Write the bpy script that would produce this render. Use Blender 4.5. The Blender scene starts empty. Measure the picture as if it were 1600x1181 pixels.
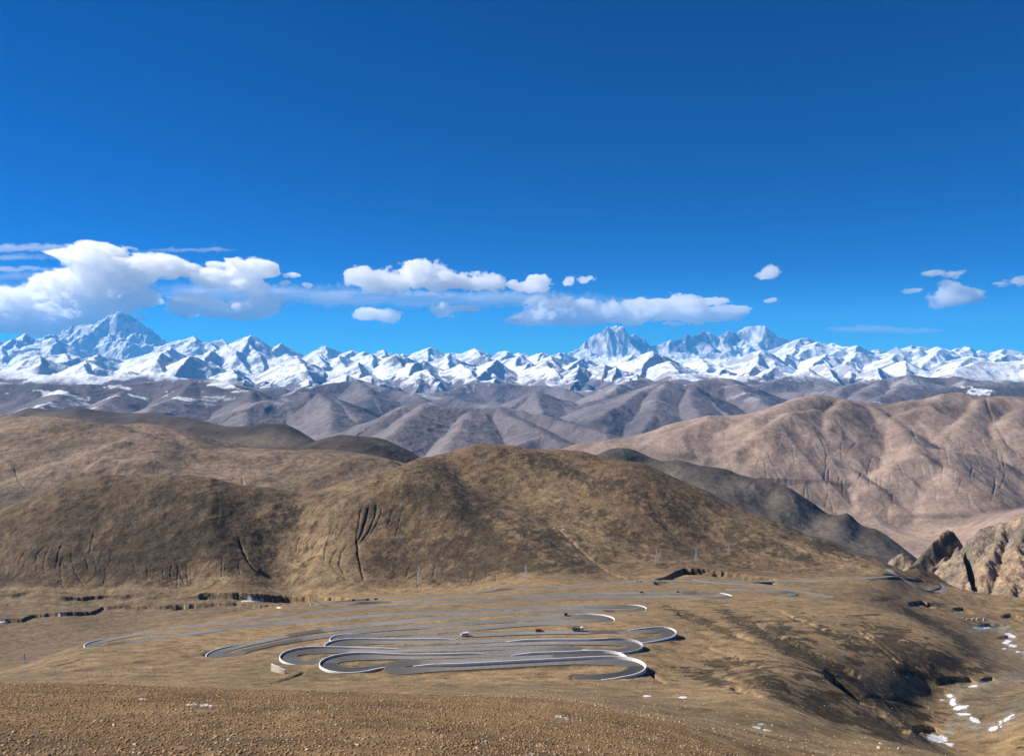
import bpy, math, random
import numpy as np
from mathutils import Vector

Q = 1.0            # terrain resolution factor
R = math.radians
scene = bpy.context.scene
COL = scene.collection

# ------------------------------------------------------------------ camera
FPX, W0, H0 = 1180.0, 1600.0, 1181.0
PITCH = math.atan(32.5 / FPX)
cam_d = bpy.data.cameras.new('camera')
cam_d.sensor_width = 36.0
cam_d.lens = 36.0 * FPX / W0
cam_d.clip_start = 0.5
cam_d.clip_end = 400000.0
cam = bpy.data.objects.new('camera', cam_d)
COL.objects.link(cam)
cam.location = (0, 0, 0)
cam.rotation_euler = (math.pi / 2 - PITCH, 0, 0)
scene.camera = cam

# ------------------------------------------------------------------ sky, sun, exposure
SUN_AZ = -78.0     # degrees left (-) of the view direction (+Y)
SUN_EL = 36.0
world = bpy.data.worlds.new('World')
scene.world = world
world.use_nodes = True
wn = world.node_tree
wn.nodes.clear()
wo = wn.nodes.new('ShaderNodeOutputWorld')
wb = wn.nodes.new('ShaderNodeBackground')
sk = wn.nodes.new('ShaderNodeTexSky')
sk.sky_type = 'NISHITA'
sk.sun_disc = False
sk.sun_elevation = R(SUN_EL)
sk.sun_rotation = R(SUN_AZ)
sk.altitude = 5000
sk.air_density = 1.0
sk.dust_density = 0.15
sk.ozone_density = 4.0
hs = wn.nodes.new('ShaderNodeHueSaturation')
hs.inputs['Saturation'].default_value = 1.45
hs.inputs['Value'].default_value = 1.0
wn.links.new(sk.outputs[0], hs.inputs['Color'])
tint = wn.nodes.new('ShaderNodeVectorMath'); tint.operation = 'MULTIPLY'; tint.inputs[1].default_value = (.13, .80, 1.05)
wn.links.new(hs.outputs[0], tint.inputs[0])
wn.links.new(tint.outputs[0], wb.inputs['Color'])
wb.inputs['Strength'].default_value = 0.058
wn.links.new(wb.outputs[0], wo.inputs['Surface'])

sd = bpy.data.lights.new('sun', 'SUN')
sd.energy = 5.0
sd.angle = R(0.53)
sd.color = (1.0, 0.935, 0.85)
sun = bpy.data.objects.new('sun', sd)
COL.objects.link(sun)
sv = Vector((math.sin(R(SUN_AZ)) * math.cos(R(SUN_EL)), math.cos(R(SUN_AZ)) * math.cos(R(SUN_EL)), math.sin(R(SUN_EL))))
sun.rotation_euler = sv.to_track_quat('Z', 'Y').to_euler()
sun.location = sv * 500

vs = scene.view_settings
scene.display_settings.display_device = 'sRGB'
vs.view_transform = 'Standard'
vs.look = 'None'
vs.exposure = 0.75
vs.gamma = 1.0
vs.use_curve_mapping = False
scene.cycles.use_denoising = True
scene.cycles.max_bounces = 16
scene.cycles.diffuse_bounces = 2
scene.cycles.transparent_max_bounces = 24
scene.cycles.volume_bounces = 14

# ------------------------------------------------------------------ pixel <-> ray helpers
cp, sp = math.cos(PITCH), math.sin(PITCH)
def ray(px, py):
    """slopes (x/Y, z/Y) of the sight line through a photo pixel"""
    u = (np.asarray(px, float) - W0 / 2) / FPX
    v = (H0 / 2 - np.asarray(py, float)) / FPX
    d = cp + v * sp
    return u / d, (v * cp - sp) / d
def unray(a, t):
    a = np.asarray(a); t = np.asarray(t)
    dep = cp - t * sp
    return W0 / 2 + FPX * a / dep, H0 / 2 - FPX * (sp + t * cp) / dep
def world_pt(px, py, Y):
    a, t = ray(px, py)
    return (float(a * Y), float(Y), float(t * Y))

# ------------------------------------------------------------------ noise
def _h(ix, iy, s):
    n = ix.astype(np.uint32) * np.uint32(374761393) + iy.astype(np.uint32) * np.uint32(668265263) + np.uint32((s * 2246822519) & 0xffffffff)
    n = (n ^ (n >> np.uint32(13))) * np.uint32(1274126177)
    n = n ^ (n >> np.uint32(16))
    return n.astype(np.float32) * np.float32(2.0 / 4294967295.0) - np.float32(1.0)
def vnoise(x, y, s=0, deriv=False):
    fx = np.floor(x); fy = np.floor(y)
    ix = fx.astype(np.int64); iy = fy.astype(np.int64)
    u = (x - fx).astype(np.float32); v = (y - fy).astype(np.float32)
    U = u * u * u * (u * (u * 6 - 15) + 10); V = v * v * v * (v * (v * 6 - 15) + 10)
    a = _h(ix, iy, s); b = _h(ix + 1, iy, s); c = _h(ix, iy + 1, s); d = _h(ix + 1, iy + 1, s)
    k1 = b - a; k2 = c - a; k4 = a - b - c + d
    n = a + k1 * U + k2 * V + k4 * U * V
    if not deriv:
        return n
    dU = 30 * u * u * (u * (u - 2) + 1); dV = 30 * v * v * (v * (v - 2) + 1)
    return n, dU * (k1 + k4 * V), dV * (k2 + k4 * U)
CS, SN = 0.8, 0.6
def fbm(x, y, lam, octv, s=0, gain=0.5, ridged=False):
    x = x / lam; y = y / lam
    tot = 0.0; amp = 1.0; norm = 0.0
    for i in range(octv):
        n = vnoise(x, y, s + i * 7)
        if ridged:
            n = 1.0 - 2.0 * np.abs(n)
        tot = tot + amp * n; norm += amp
        amp *= gain
        x, y = (CS * x - SN * y) * 2.03 + 3.1, (SN * x + CS * y) * 2.03 + 1.7
    return (tot / norm).astype(np.float32)
def eroded(x, y, lam, octv, s=0, gain=0.5, k=1.0):
    """fbm whose small octaves die out on steep ground: sharp ridges, smooth valleys"""
    x = x / lam; y = y / lam
    tot = 0.0; amp = 1.0; norm = 0.0; dx = 0.0; dy = 0.0
    m00, m01, m10, m11 = 1.0, 0.0, 0.0, 1.0
    for i in range(octv):
        n, ax, ay = vnoise(x, y, s + i * 5, True)
        dx = dx + amp * (ax * m00 + ay * m10); dy = dy + amp * (ax * m01 + ay * m11)
        tot = tot + amp * n / (1.0 + k * (dx * dx + dy * dy)); norm += amp
        amp *= gain
        x, y = (CS * x - SN * y) * 2.0 + 5.3, (SN * x + CS * y) * 2.0 + 9.1
        m00, m01, m10, m11 = (CS * m00 - SN * m10), (CS * m01 - SN * m11), (SN * m00 + CS * m10), (SN * m01 + CS * m11)
    return (tot / norm).astype(np.float32)
def sstep(a, b, x):
    t = np.clip((x - a) / (b - a), 0, 1)
    return t * t * (3 - 2 * t)

# ------------------------------------------------------------------ terrain grid
ranges = [(-70, 0, 14), (0, 40, 40), (40, 330, 330), (330, 560, 330), (560, 1250, 430), (1250, 1950, 430), (1950, 3500, 260), (3500, 5900, 330),
          (5900, 7000, 60), (7000, 20000, 480), (20000, 63000, 760), (63000, 72000, 12)]
rows = []
for y0, y1, n in ranges:
    n = max(4, int(n * Q))
    if y0 < 30:
        rows += list(np.linspace(y0, y1, n, endpoint=False))
    else:
        rows += list(np.exp(np.linspace(math.log(y0), math.log(y1), n, endpoint=False)))
rows.append(72000.0)
YR = np.array(rows)
NR = len(YR)
NC = int(1500 * Q)
CC = np.linspace(-1, 1, NC)
WR = 0.80 * np.maximum(YR, 0) + 70 * np.exp(-np.maximum(YR, 0) / 70.0)
X = (CC[None, :] * WR[:, None])
Yg = np.repeat(YR[:, None], NC, 1)
Z = np.full((NR, NC), -5000.0)
LAYER = np.zeros((NR, NC), np.int8)
def rowrange(y0, y1):
    return int(np.searchsorted(YR, y0)), int(np.searchsorted(YR, y1))

KY = 0.55
def rbf_fit(pts, smooth=1e-5):
    p = np.array(pts, float)
    a, t = ray(p[:, 0], p[:, 1])
    c = np.stack([a, KY * np.log(p[:, 2])], 1)
    n = len(c)
    d2 = ((c[:, None, :] - c[None, :, :]) ** 2).sum(2)
    K = 0.5 * d2 * np.log(d2 + 1e-12)
    K[np.arange(n), np.arange(n)] = smooth
    P = np.concatenate([np.ones((n, 1)), c], 1)
    A = np.block([[K, P], [P.T, np.zeros((3, 3))]])
    w = np.linalg.solve(A, np.concatenate([t, np.zeros(3)]))
    return c, w
def rbf_eval(fit, x, y):
    """height at world points"""
    c, w = fit
    a = (x / y).ravel().astype(np.float32); l = (KY * np.log(y)).ravel().astype(np.float32)
    out = np.full(a.shape, w[-3], np.float32) + w[-2] * a + w[-1] * l
    for i in range(len(c)):
        d2 = (a - np.float32(c[i, 0])) ** 2 + (l - np.float32(c[i, 1])) ** 2 + np.float32(1e-12)
        out += np.float32(0.5 * w[i]) * d2 * np.log(d2)
    return out.reshape(x.shape) * y
def rbf_grid(fit, r0, r1, step=4):
    """evaluate on a coarse sub-grid, upsample bilinearly in slope space"""
    ri = np.unique(np.append(np.arange(r0, r1, step), r1 - 1)); ci = np.unique(np.append(np.arange(0, NC, step), NC - 1))
    xs = X[np.ix_(ri, ci)]; ys = Yg[np.ix_(ri, ci)]
    t = rbf_eval(fit, xs, ys) / ys
    tr = np.empty((len(ri), NC)); cols = np.arange(NC)
    for k in range(len(ri)):
        tr[k] = np.interp(cols, ci, t[k])
    rr = np.arange(r0, r1)
    pos = np.interp(rr, ri, np.arange(len(ri)))
    k0 = np.clip(np.floor(pos).astype(int), 0, len(ri) - 2); f = (pos - k0)[:, None]
    return (tr[k0] * (1 - f) + tr[k0 + 1] * f) * Yg[r0:r1]

# ---- control points: (photo x, photo y, distance). Read off the photograph and turned into ground heights.
NEAR = [
 # foreground
 (-700,1181,45),(-400,1181,48),(0,1181,52),(300,1181,54),(600,1181,56),(900,1181,62),(1050,1181,75),(1200,1181,120),(1350,1181,155),(1480,1187,185),
 (-400,1120,72),(0,1120,75),(300,1120,76),(600,1120,80),(850,1120,90),(960,1140,88),
 (-400,1064,118),(0,1067,122),(200,1071,120),(400,1079,116),(550,1085,116),(700,1088,122),(850,1092,128),(950,1110,120),(1050,1140,108),(1130,1162,112),
 (-400,1090,175),(0,1086,175),(200,1088,175),(400,1090,175),(550,1091,180),(700,1092,185),(850,1090,190),
 (-400,1073,280),(0,1071,280),(200,1071,285),(400,1072,285),(550,1076,270),(700,1078,262),(850,1076,275),(1000,1098,210),(1100,1120,190),(1200,1150,155),
 (1100,1090,262),(1200,1105,225),(1300,1155,190),(1400,1175,180),
 (1190,1085,265),(1250,1110,245),(1300,1133,230),(1400,1160,210),(1480,1181,195),(1560,1205,190),(1700,1240,190),
 (1190,1084,290),(1250,1114,280),(1300,1142,268),(1400,1172,252),(1480,1193,252),(1560,1212,270),(1750,1215,280),
 (1200,1060,322),(1250,1085,316),(1300,1112,310),(1350,1135,306),(1400,1152,306),(1440,1168,312),
 (1290,1055,385),(1350,1088,374),(1410,1125,370),(1455,1158,376),
 (1300,1066,410),(1362,1100,404),(1422,1138,402),
 (1300,1042,440),(1350,1062,448),(1400,1087,455),(1440,1103,465),
 (1480,1153,412),(1500,1128,442),(1500,1103,468),(1475,1085,496),(1530,1074,512),(1600,1070,528),
 (1560,1112,450),(1600,1092,458),(1530,1146,412),(1600,1140,398),(1560,1181,368),(1600,1181,356),(1750,1140,370),(1750,1080,450),
 # spur
 (-400,1067,300),(0,1063,330),(120,1062,335),(250,1060,338),(400,1060,338),(550,1062,335),(700,1057,345),(850,1062,332),(1000,1064,330),(1100,1062,340),
 (-400,1060,400),(-200,1058,400),(0,1052,405),(60,1030,440),(140,1003,480),(250,983,560),(330,966,650),(420,948,800),(500,936,1000),
 (-400,1085,560),(-200,1080,560),(0,1070,560),(60,1050,600),(140,1022,680),(250,1000,780),(330,980,840),(420,959,980),
 (120,1035,390),(200,1035,390),(200,1015,440),(330,1022,425),(330,1000,480),(330,985,535),(430,1048,358),(430,1025,415),(430,1000,475),(430,975,570),
 (560,1045,362),(560,1025,405),(560,1000,452),(560,975,530),(560,955,660),(560,944,800),
 (700,1040,368),(700,1020,402),(700,990,458),(700,970,520),(700,950,640),(700,935,820),(700,927,960),
 (850,1045,360),(850,1020,402),(850,990,456),(850,965,540),(850,945,690),(850,930,880),
 (1000,1047,360),(1000,1020,402),(1000,992,452),(1000,965,540),(1000,945,690),(1000,928,900),
 (1100,1040,392),(1100,1000,470),(1100,965,580),(1100,940,760),(1100,925,930),
 (1200,1030,410),(1200,1000,470),(1200,965,590),(1200,940,760),(1200,922,980),
 (1300,1010,495),(1300,970,600),(1300,945,740),(1400,1040,500),(1400,1000,565),(1400,975,640),(1450,1040,520),(1450,1065,505),(1500,1040,550),
 (1250,934,800),(1330,942,765),(1420,964,685),(1500,1004,622),(1560,1040,592),(1620,1056,595),(1750,1080,600),
 (1250,933,930),(1330,948,900),(1420,974,820),(1500,1014,740),(1560,1048,700),(1560,1028,940),
 (1560,1000,1050),(1600,1020,1000),(1500,985,1040),(1600,975,1110),(1500,960,1120),(1420,945,1090),(1600,950,1190),(1750,960,1200),
 # far rim of the spur and valley floors
 (850,916,1060),(1000,913,1080),(1100,914,1060),(1200,911,1100),(1300,906,1150),(1380,894,1240),
 (1350,925,1060),(1420,925,1180),(1450,915,1290),(1490,925,1280),(1600,937,1310),(1750,945,1330),
 (1400,887,1440),(1430,890,1560),(1400,893,1700),(1450,905,1500),
 (-300,1020,960),(0,1000,1030),(0,960,1140),(0,930,1260),(-300,940,1250),(100,1005,1010),(100,960,1140),(100,930,1255),(200,985,1070),(200,930,1250),
 (300,955,1150),(300,928,1250),(400,945,1180),(400,928,1245),(530,931,1180),(500,926,1260),(600,930,1150),(650,925,1180),(750,919,1130),
 # central hill
 (-400,960,1350),(-200,880,1420),(0,799,1500),(80,767,1540),(160,742,1580),(240,742,1590),(330,750,1590),(420,764,1600),(480,766,1620),(540,752,1660),
 (600,737,1720),(660,713,1790),(740,695,1860),(800,695,1880),(900,706,1870),(1000,724,1800),(1100,765,1720),(1200,808,1640),(1300,848,1540),(1370,874,1450),
 (0,850,1420),(0,900,1330),(160,800,1470),(160,860,1370),(160,905,1310),(280,795,1468),(320,850,1380),(300,905,1310),(370,795,1500),(390,855,1402),(430,898,1360),
 (620,753,1540),(700,775,1500),(800,812,1430),(900,858,1340),(970,903,1200),
 (620,800,1460),(620,860,1370),(620,905,1290),(480,800,1530),(480,860,1430),(490,905,1320),(750,850,1350),(750,900,1230),(870,890,1210),(550,780,1510),
 (720,745,1720),(800,775,1640),(900,805,1560),(1000,850,1430),(1050,882,1300),(1100,895,1200),(1100,830,1540),(1200,860,1430),(1200,892,1280),(1300,880,1370),(1340,893,1280),
]
back = [(-400,960,1350),(-200,880,1420),(0,799,1500),(160,742,1580),(330,750,1590),(480,766,1620),(600,737,1720),(740,695,1860),(900,706,1870),(1000,724,1800),(1100,765,1720),(1200,808,1640),(1300,848,1540),(1390,885,1440)]
NEAR += [(x, y + 28, Y * 1.12) for x, y, Y in back] + [(x, y + 75, Y * 1.32) for x, y, Y in back[:-1]]
NEAR += [(1430, 905, 1900), (1430, 920, 2200), (1600, 960, 1700), (1750, 960, 1700), (1600, 960, 2200)]

LEFT_HILLS = [(-500,665,2750),(-200,655,2750),(0,653,2750),(60,655,2750),(120,660,2720),(180,668,2680),(230,664,2760),(262,670,2740),(310,690,2620),(400,696,2560),(500,697,2560),(570,705,2520),(620,722,2440),(690,762,2300),(760,800,2200),
 (-200,700,2500),(0,700,2480),(0,740,2300),(0,775,2180),(0,810,2060),(100,700,2450),(100,735,2260),(100,770,2120),(40,775,2200),(170,719,2300),(240,722,2280),(170,735,2230),(240,740,2210),(200,695,2500),(300,715,2420),
 (300,745,2230),(400,730,2360),(400,765,2180),(450,715,2450),(500,765,2160),(550,730,2330),(600,755,2220),(-300,850,1950),(160,790,2020),(330,800,2000),(480,810,1980),(600,810,2000),(740,850,2000)]
LEFT_HILLS += [(x, y + 22, Y * 1.15) for x, y, Y in LEFT_HILLS[:15]] + [(x, y + 60, Y * 1.35) for x, y, Y in LEFT_HILLS[:15]]
MESA = [(-500,650,5000),(-200,655,4900),(0,655,4800),(28,642,4750),(45,637,4700),(70,640,4700),(104,641,4650),(112,637,4650),(135,637,4650),(150,641,4600),(200,645,4550),(240,645,4500),(300,654,4400),(380,667,4300),(455,667,4200),(480,682,4100),(520,705,4000),(600,740,3900),
 (-200,690,4200),(0,690,4200),(130,670,4250),(250,672,4150),(350,690,3950),(450,695,3850),(200,700,3800),(0,730,3700),(450,730,3500),(-200,740,3700)]
MESA += [(x, y + 15, Y * 1.12) for x, y, Y in MESA[:18]] + [(x, y + 45, Y * 1.3) for x, y, Y in MESA[:18]]
KNOLL = [(400,740,3300),(470,700,3350),(500,690,3380),(530,684,3400),(552,682,3400),(600,686,3380),(640,704,3300),(660,716,3260),(720,750,3200),(800,800,3200),(500,720,3050),(560,705,3100),(620,725,3050),(560,750,2850),(420,770,3000),(700,780,2950)]
KNOLL += [(x, y + 15, Y * 1.1) for x, y, Y in KNOLL[:10]] + [(x, y + 60, Y * 1.3) for x, y, Y in KNOLL[:10]]
RIGHT_RIDGE = [(800,780,3300),(880,735,3320),(930,712,3300),(960,701,3280),(990,703,3240),(1010,711,3200),(1060,716,3140),(1130,730,3050),(1200,750,2950),(1232,761,2900),(1270,785,2850),(1310,803,2800),(1325,802,2790),(1340,818,2760),(1370,830,2720),(1405,850,2650),(1440,876,2600),(1500,920,2550),(1600,960,2500),
 (1010,735,3070),(1060,741,3000),(1130,753,2920),(1200,779,2810),(1270,816,2705),(1340,847,2590),(1390,867,2500),
 (1000,765,2820),(1100,785,2650),(1200,815,2480),(1300,845,2330),(1370,870,2230),(1420,890,2200),(900,800,2600),(1300,880,2100),(1200,880,2150),(1050,830,2350),(1450,910,2300)]
RIGHT_RIDGE += [(x, y + 22, Y * 1.07) for x, y, Y in RIGHT_RIDGE[:19]] + [(x, y + 70, Y * 1.25) for x, y, Y in RIGHT_RIDGE[:19]]
RIGHT_HILLS = [(760,790,5200),(820,735,5200),(860,707,5200),(900,696,5200),(950,690,5180),(1000,680,5200),(1050,662,5250),(1110,650,5300),(1170,646,5350),(1220,632,5450),(1280,621,5600),(1320,628,5600),(1360,635,5600),(1420,628,5550),(1470,620,5500),(1500,616,5500),(1560,620,5450),(1600,624,5400),(1700,620,5300),(1900,640,5300),
 (900,720,4900),(1000,704,4900),(1100,700,4920),(1100,740,4550),(1120,680,5050),(1185,688,4860),(1210,740,4500),(1150,745,4480),(1250,705,4820),(1290,680,5100),(1300,745,4600),(1300,800,4180),(1250,790,4250),(1230,760,4400),(1300,645,5400),(1370,690,5120),(1370,740,4680),(1350,775,4400),
 (1430,712,4640),(1480,720,4600),(1440,760,4330),(1400,795,4150),(1450,680,5150),(1500,690,5050),(1480,650,5300),(1560,725,4680),(1600,750,4450),(1500,785,4150),(1600,785,4150),(1600,690,5000),(1560,660,5200),(1750,700,4900),(1750,780,4200),
 (1350,812,4060),(1450,808,4080),(1350,830,3800),(1420,852,3500),(1400,872,3280),(1500,836,3560),(1250,860,3300),(1100,860,3300),(1000,800,4200),(1600,800,3500),(1570,806,3500),(1750,760,3400),(1500,870,3150),(1600,850,3000),(1450,900,2900),(1750,850,2900)]
RIGHT_HILLS += [(x, y + 25, Y * 1.1) for x, y, Y in RIGHT_HILLS[:20]] + [(x, y + 60, Y * 1.3) for x, y, Y in RIGHT_HILLS[:20]]
CRAG = [(1330,930,1750),(1380,912,1760),(1420,905,1740),(1460,895,1720),(1500,875,1700),(1550,850,1680),(1600,825,1660),(1700,800,1600),(1900,720,1500),
 (1420,915,1600),(1460,915,1560),(1500,905,1560),(1550,890,1550),(1600,870,1530),(1700,840,1500),(1500,922,1480),(1550,920,1450),(1600,910,1440),(1600,932,1390),(1700,920,1380),(1700,950,1330),
 (1400,918,1640),(1450,930,1540),(1520,942,1440),(1600,957,1330),(1750,957,1300)]
CRAG += [(x, y + 20, Y * 1.07) for x, y, Y in CRAG[:9]] + [(x, y + 80, Y * 1.22) for x, y, Y in CRAG[:9]]

def smax(a, b, k):
    h = np.clip(0.5 + 0.5 * (b - a) / k, 0, 1)
    return a * (1 - h) + b * h + k * h * (1 - h)
def put(lid, zl, r0, r1, k=3.0):
    cur = Z[r0:r1]
    LAYER[r0:r1] = np.where(zl > cur, lid, LAYER[r0:r1])
    Z[r0:r1] = np.where(cur < -4000, zl, smax(cur, zl, k))

# base plain behind everything
base = np.interp(np.log(np.maximum(YR, 1)), np.log([1, 1500, 2700, 4000, 7000, 13000, 23000, 29000, 36000, 44000, 54000, 60000, 63000, 72000]),
                 [-3000, -3000, -900, -950, -1080, -1130, -1100, -950, -700, -400, -100, 100, 100, -1500])
Z[:] = base[:, None]
LAYER[:] = 9
nearfit = rbf_fit(NEAR)
r0, r1 = rowrange(44, 2700)
zn = rbf_grid(nearfit, r0, r1)
zn -= np.maximum(0, Yg[r0:r1] - 2300) * 1.5
rK = rowrange(45, 46)[0]
put(0, zn, r0, r1, 0.01)
# under and behind the camera: the brow the photographer stands on
za, zb = Z[r0, :], None
for r in range(r0):
    Y = YR[r]
    xr = X[r]
    zref = np.interp(xr, X[r0], Z[r0])
    zcam = -1.75 - 0.10 * np.abs(xr) * 0 + np.minimum(0, 0) 
    f = np.clip(Y / YR[r0], 0, 1)
    zz = (-1.75) * (1 - f) + zref * f if Y > 0 else np.full(NC, -1.75) + Y * 0.15
    Z[r] = zz; LAYER[r] = 0
FITS = {}
for lid, pts, ya, yb in ((1, LEFT_HILLS, 1850, 3700), (2, MESA, 3300, 6300), (3, KNOLL, 2700, 4400), (4, RIGHT_RIDGE, 1950, 4100), (5, RIGHT_HILLS, 2750, 7200), (6, CRAG, 1330, 2050)):
    fit = rbf_fit(pts)
    r0, r1 = rowrange(ya, yb)
    zl = rbf_grid(fit, r0, r1)
    w = sstep(ya, ya * 1.04, Yg[r0:r1]) * (1 - sstep(yb * 0.93, yb, Yg[r0:r1]))
    zl = zl - (1 - w) * 500
    put(lid, zl, r0, r1, 4.0 if lid in (6, 3, 2) else 10.0)

def fin(lid, pts, kl, kr, rnd=6.0, reach=260.0, rough=6.0):
    Pw = [world_pt(*p) for p in pts]
    ra, rb = rowrange(min(p[1] for p in Pw) - reach, max(p[1] for p in Pw) + reach)
    xs, ys = X[ra:rb], Yg[ra:rb]
    wx = xs + fbm(xs, ys, 45, 5, 61, .6) * rough; wy = ys + fbm(xs, ys, 45, 5, 62, .6) * rough * 1.5
    for (x0, y0, z0), (x1, y1, z1) in zip(Pw[:-1], Pw[1:]):
        dx, dy = x1 - x0, y1 - y0
        q = np.clip(((wx - x0) * dx + (wy - y0) * dy) / (dx * dx + dy * dy), 0, 1)
        ex = wx - (x0 + q * dx); ey = wy - (y0 + q * dy)
        d = np.sqrt(ex * ex + ey * ey + rnd * rnd) - rnd
        k = np.where(dx * ey - dy * ex > 0, kl, kr)
        zz = z0 + q * (z1 - z0) - k * d
        up = zz > Z[ra:rb]
        Z[ra:rb][up] = zz[up]; LAYER[ra:rb][up] = lid
fin(6, [(1398,870,1770),(1410,863,1770),(1420,868,1760)], 1.6, 1.6, 3, 120)
fin(6, [(1412,893,1640),(1430,878,1655),(1448,858,1670),(1464,841,1685),(1478,829,1700),(1488,830,1705),(1493,838,1705)], 1.5, 1.7, 4, 160, 4)
fin(6, [(1472,905,1570),(1482,880,1590),(1496,860,1620),(1512,851,1650),(1524,845,1660)], 1.25, 1.2, 4, 200, 8)
fin(6, [(1500,908,1500),(1515,885,1530),(1530,848,1570),(1545,820,1600),(1562,812,1600),(1580,810,1590),(1600,806,1575),(1660,790,1560),(1760,760,1540)], 1.1, 1.0, 6, 260, 10)
fin(6, [(1562,812,1600),(1556,850,1540),(1540,890,1480)], 1.0, 1.1, 5, 160, 8)
fin(6, [(1600,806,1575),(1590,860,1500),(1575,915,1420)], .9, 1.0, 8, 200, 9)
fin(6, [(1660,800,1560),(1640,870,1460),(1620,930,1380)], .9, 1.0, 8, 200, 9)

def gh(x, y):
    """height of the finished land at a world point"""
    r = int(np.clip(np.searchsorted(YR, y) - 1, 0, NR - 2))
    f = (y - YR[r]) / (YR[r + 1] - YR[r])
    za_ = np.interp(x, X[r], Z[r]); zb_ = np.interp(x, X[r + 1], Z[r + 1])
    return float(za_ * (1 - f) + zb_ * f)
def hit_grid(px, py, ylo, yhi):
    """first visible land point under a photo pixel"""
    a, t = ray(px, py)
    for Y in np.exp(np.linspace(math.log(ylo), math.log(yhi), 1500)):
        if gh(a * Y, Y) >= t * Y:
            return float(a * Y), float(Y), gh(a * Y, Y)
    return float(a * yhi), yhi, gh(a * yhi, yhi)
def spur(lid, pxs, lift, k, ylo, yhi, rnd=40.0, reach=700.0, rough=14.0, kr=None):
    """a rounded side ridge laid on the hillside along a line seen in the photo"""
    Pw = []
    for n_, (px, py) in enumerate(pxs):
        x_, y_, z_ = hit_grid(px, py, ylo, yhi)
        Pw.append((x_, y_, z_ + (lift if 0 < n_ < len(pxs) - 1 else lift * .3)))
    kr = kr or k
    ra, rb = rowrange(min(p[1] for p in Pw) - reach, max(p[1] for p in Pw) + reach)
    xs, ys = X[ra:rb], Yg[ra:rb]
    wx = xs + fbm(xs, ys, rough * 9, 4, 63, .5) * rough; wy = ys + fbm(xs, ys, rough * 9, 4, 64, .5) * rough
    best = np.full(xs.shape, -1e9)
    for (x0, y0, z0), (x1, y1, z1) in zip(Pw[:-1], Pw[1:]):
        dx, dy = x1 - x0, y1 - y0
        q = np.clip(((wx - x0) * dx + (wy - y0) * dy) / (dx * dx + dy * dy + 1e-6), 0, 1)
        ex = wx - (x0 + q * dx); ey = wy - (y0 + q * dy)
        d = np.sqrt(ex * ex + ey * ey + rnd * rnd) - rnd
        best = np.maximum(best, z0 + q * (z1 - z0) - np.where(dx * ey - dy * ex > 0, k, kr) * d)
    m = (LAYER[ra:rb] == lid) & (best > Z[ra:rb] - 60)
    Z[ra:rb][m] = smax(Z[ra:rb][m], best[m], lift * .25 + 1)
for pts, lift, k_ in [([(1275,645),(1235,658),(1190,687),(1150,718),(1120,742)], 55, .55), ([(1110,655),(1060,680),(1010,698)], 30, .4), ([(1365,645),(1400,680),(1435,711),(1480,719),(1540,728),(1590,745)], 60, .55), ([(1435,711),(1395,738),(1365,762),(1355,785)], 45, .5),
                      ([(1305,732),(1325,742),(1360,766),(1392,786)], 45, .6), ([(1240,745),(1262,740),(1290,760)], 30, .55), ([(1470,622),(1450,645),(1412,662),(1370,668)], 45, .5), ([(1530,625),(1528,650),(1505,672),(1475,690)], 50, .55), ([(1598,640),(1575,665),(1560,690)], 45, .55), ([(1320,632),(1300,655),(1290,672)], 40, .5), ([(1480,719),(1490,745),(1470,775)], 30, .45), ([(1210,642),(1180,660),(1130,675)], 30, .4)]:
    spur(5, pts, lift, k_, 3300, 6500)
for pts, lift, k_ in [([(110,745),(165,720),(235,722),(285,742)], 12, .6), ([(0,672),(80,668),(160,672),(240,695),(320,720)], 14, .3), ([(262,672),(330,705),(400,735)], 12, .3), ([(560,712),(520,735),(440,755)], 10, .28), ([(200,690),(120,720),(60,760)], 14, .35)]:
    spur(1, pts, lift, k_, 2000, 3000, 25, 350, 10)

# ------------------------------------------------------------------ far ranges: crest lines with flanks
def ridge(lid, pts, kl=0.34, kr=None, rnd=60.0, reach=6000.0):
    kr = kr or kl
    P = [world_pt(*p) for p in pts]
    for (x0, y0, z0), (x1, y1, z1) in zip(P[:-1], P[1:]):
        ra, rb = rowrange(min(y0, y1) - reach, max(y0, y1) + reach)
        ra = max(ra, RFAR)
        wmid = 0.8 * max(y0, y1)
        c0 = int(np.clip(((min(x0, x1) - reach) / (0.8 * min(y0, y1)) * 0.5 + 0.5) * NC, 0, NC - 1)) if min(x0, x1) - reach < 0 else int(np.clip(((min(x0, x1) - reach) / wmid * 0.5 + 0.5) * NC - NC * 0.05, 0, NC - 1))
        c1 = int(np.clip(((max(x0, x1) + reach) / (0.8 * min(y0, y1)) * 0.5 + 0.5) * NC + NC * 0.05, 1, NC)) if max(x0, x1) + reach > 0 else int(np.clip(((max(x0, x1) + reach) / wmid * 0.5 + 0.5) * NC + NC * 0.05, 1, NC))
        if rb <= ra or c1 <= c0:
            continue
        xs = XW[ra - RFAR:rb - RFAR, c0:c1]; ys = YW[ra - RFAR:rb - RFAR, c0:c1]
        dx, dy = x1 - x0, y1 - y0
        L2 = dx * dx + dy * dy
        s = np.clip(((xs - x0) * dx + (ys - y0) * dy) / L2, 0, 1)
        ex = xs - (x0 + s * dx); ey = ys - (y0 + s * dy)
        d = np.sqrt(ex * ex + ey * ey)
        side = dx * ey - dy * ex
        k = np.where(side > 0, kl, kr)
        d = np.sqrt(d * d + rnd * rnd) - rnd
        zz = (z0 + s * (z1 - z0)) - k * d
        cur = ZF[ra - RFAR:rb - RFAR, c0:c1]
        up = zz > cur
        cur[up] = zz[up]
        LAYER[ra:rb, c0:c1][up] = lid
RFAR, rend = rowrange(6600, 1e9)
rend = NR
XF = X[RFAR:]; YF = Yg[RFAR:]
wamp = 0.013 * YF
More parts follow.
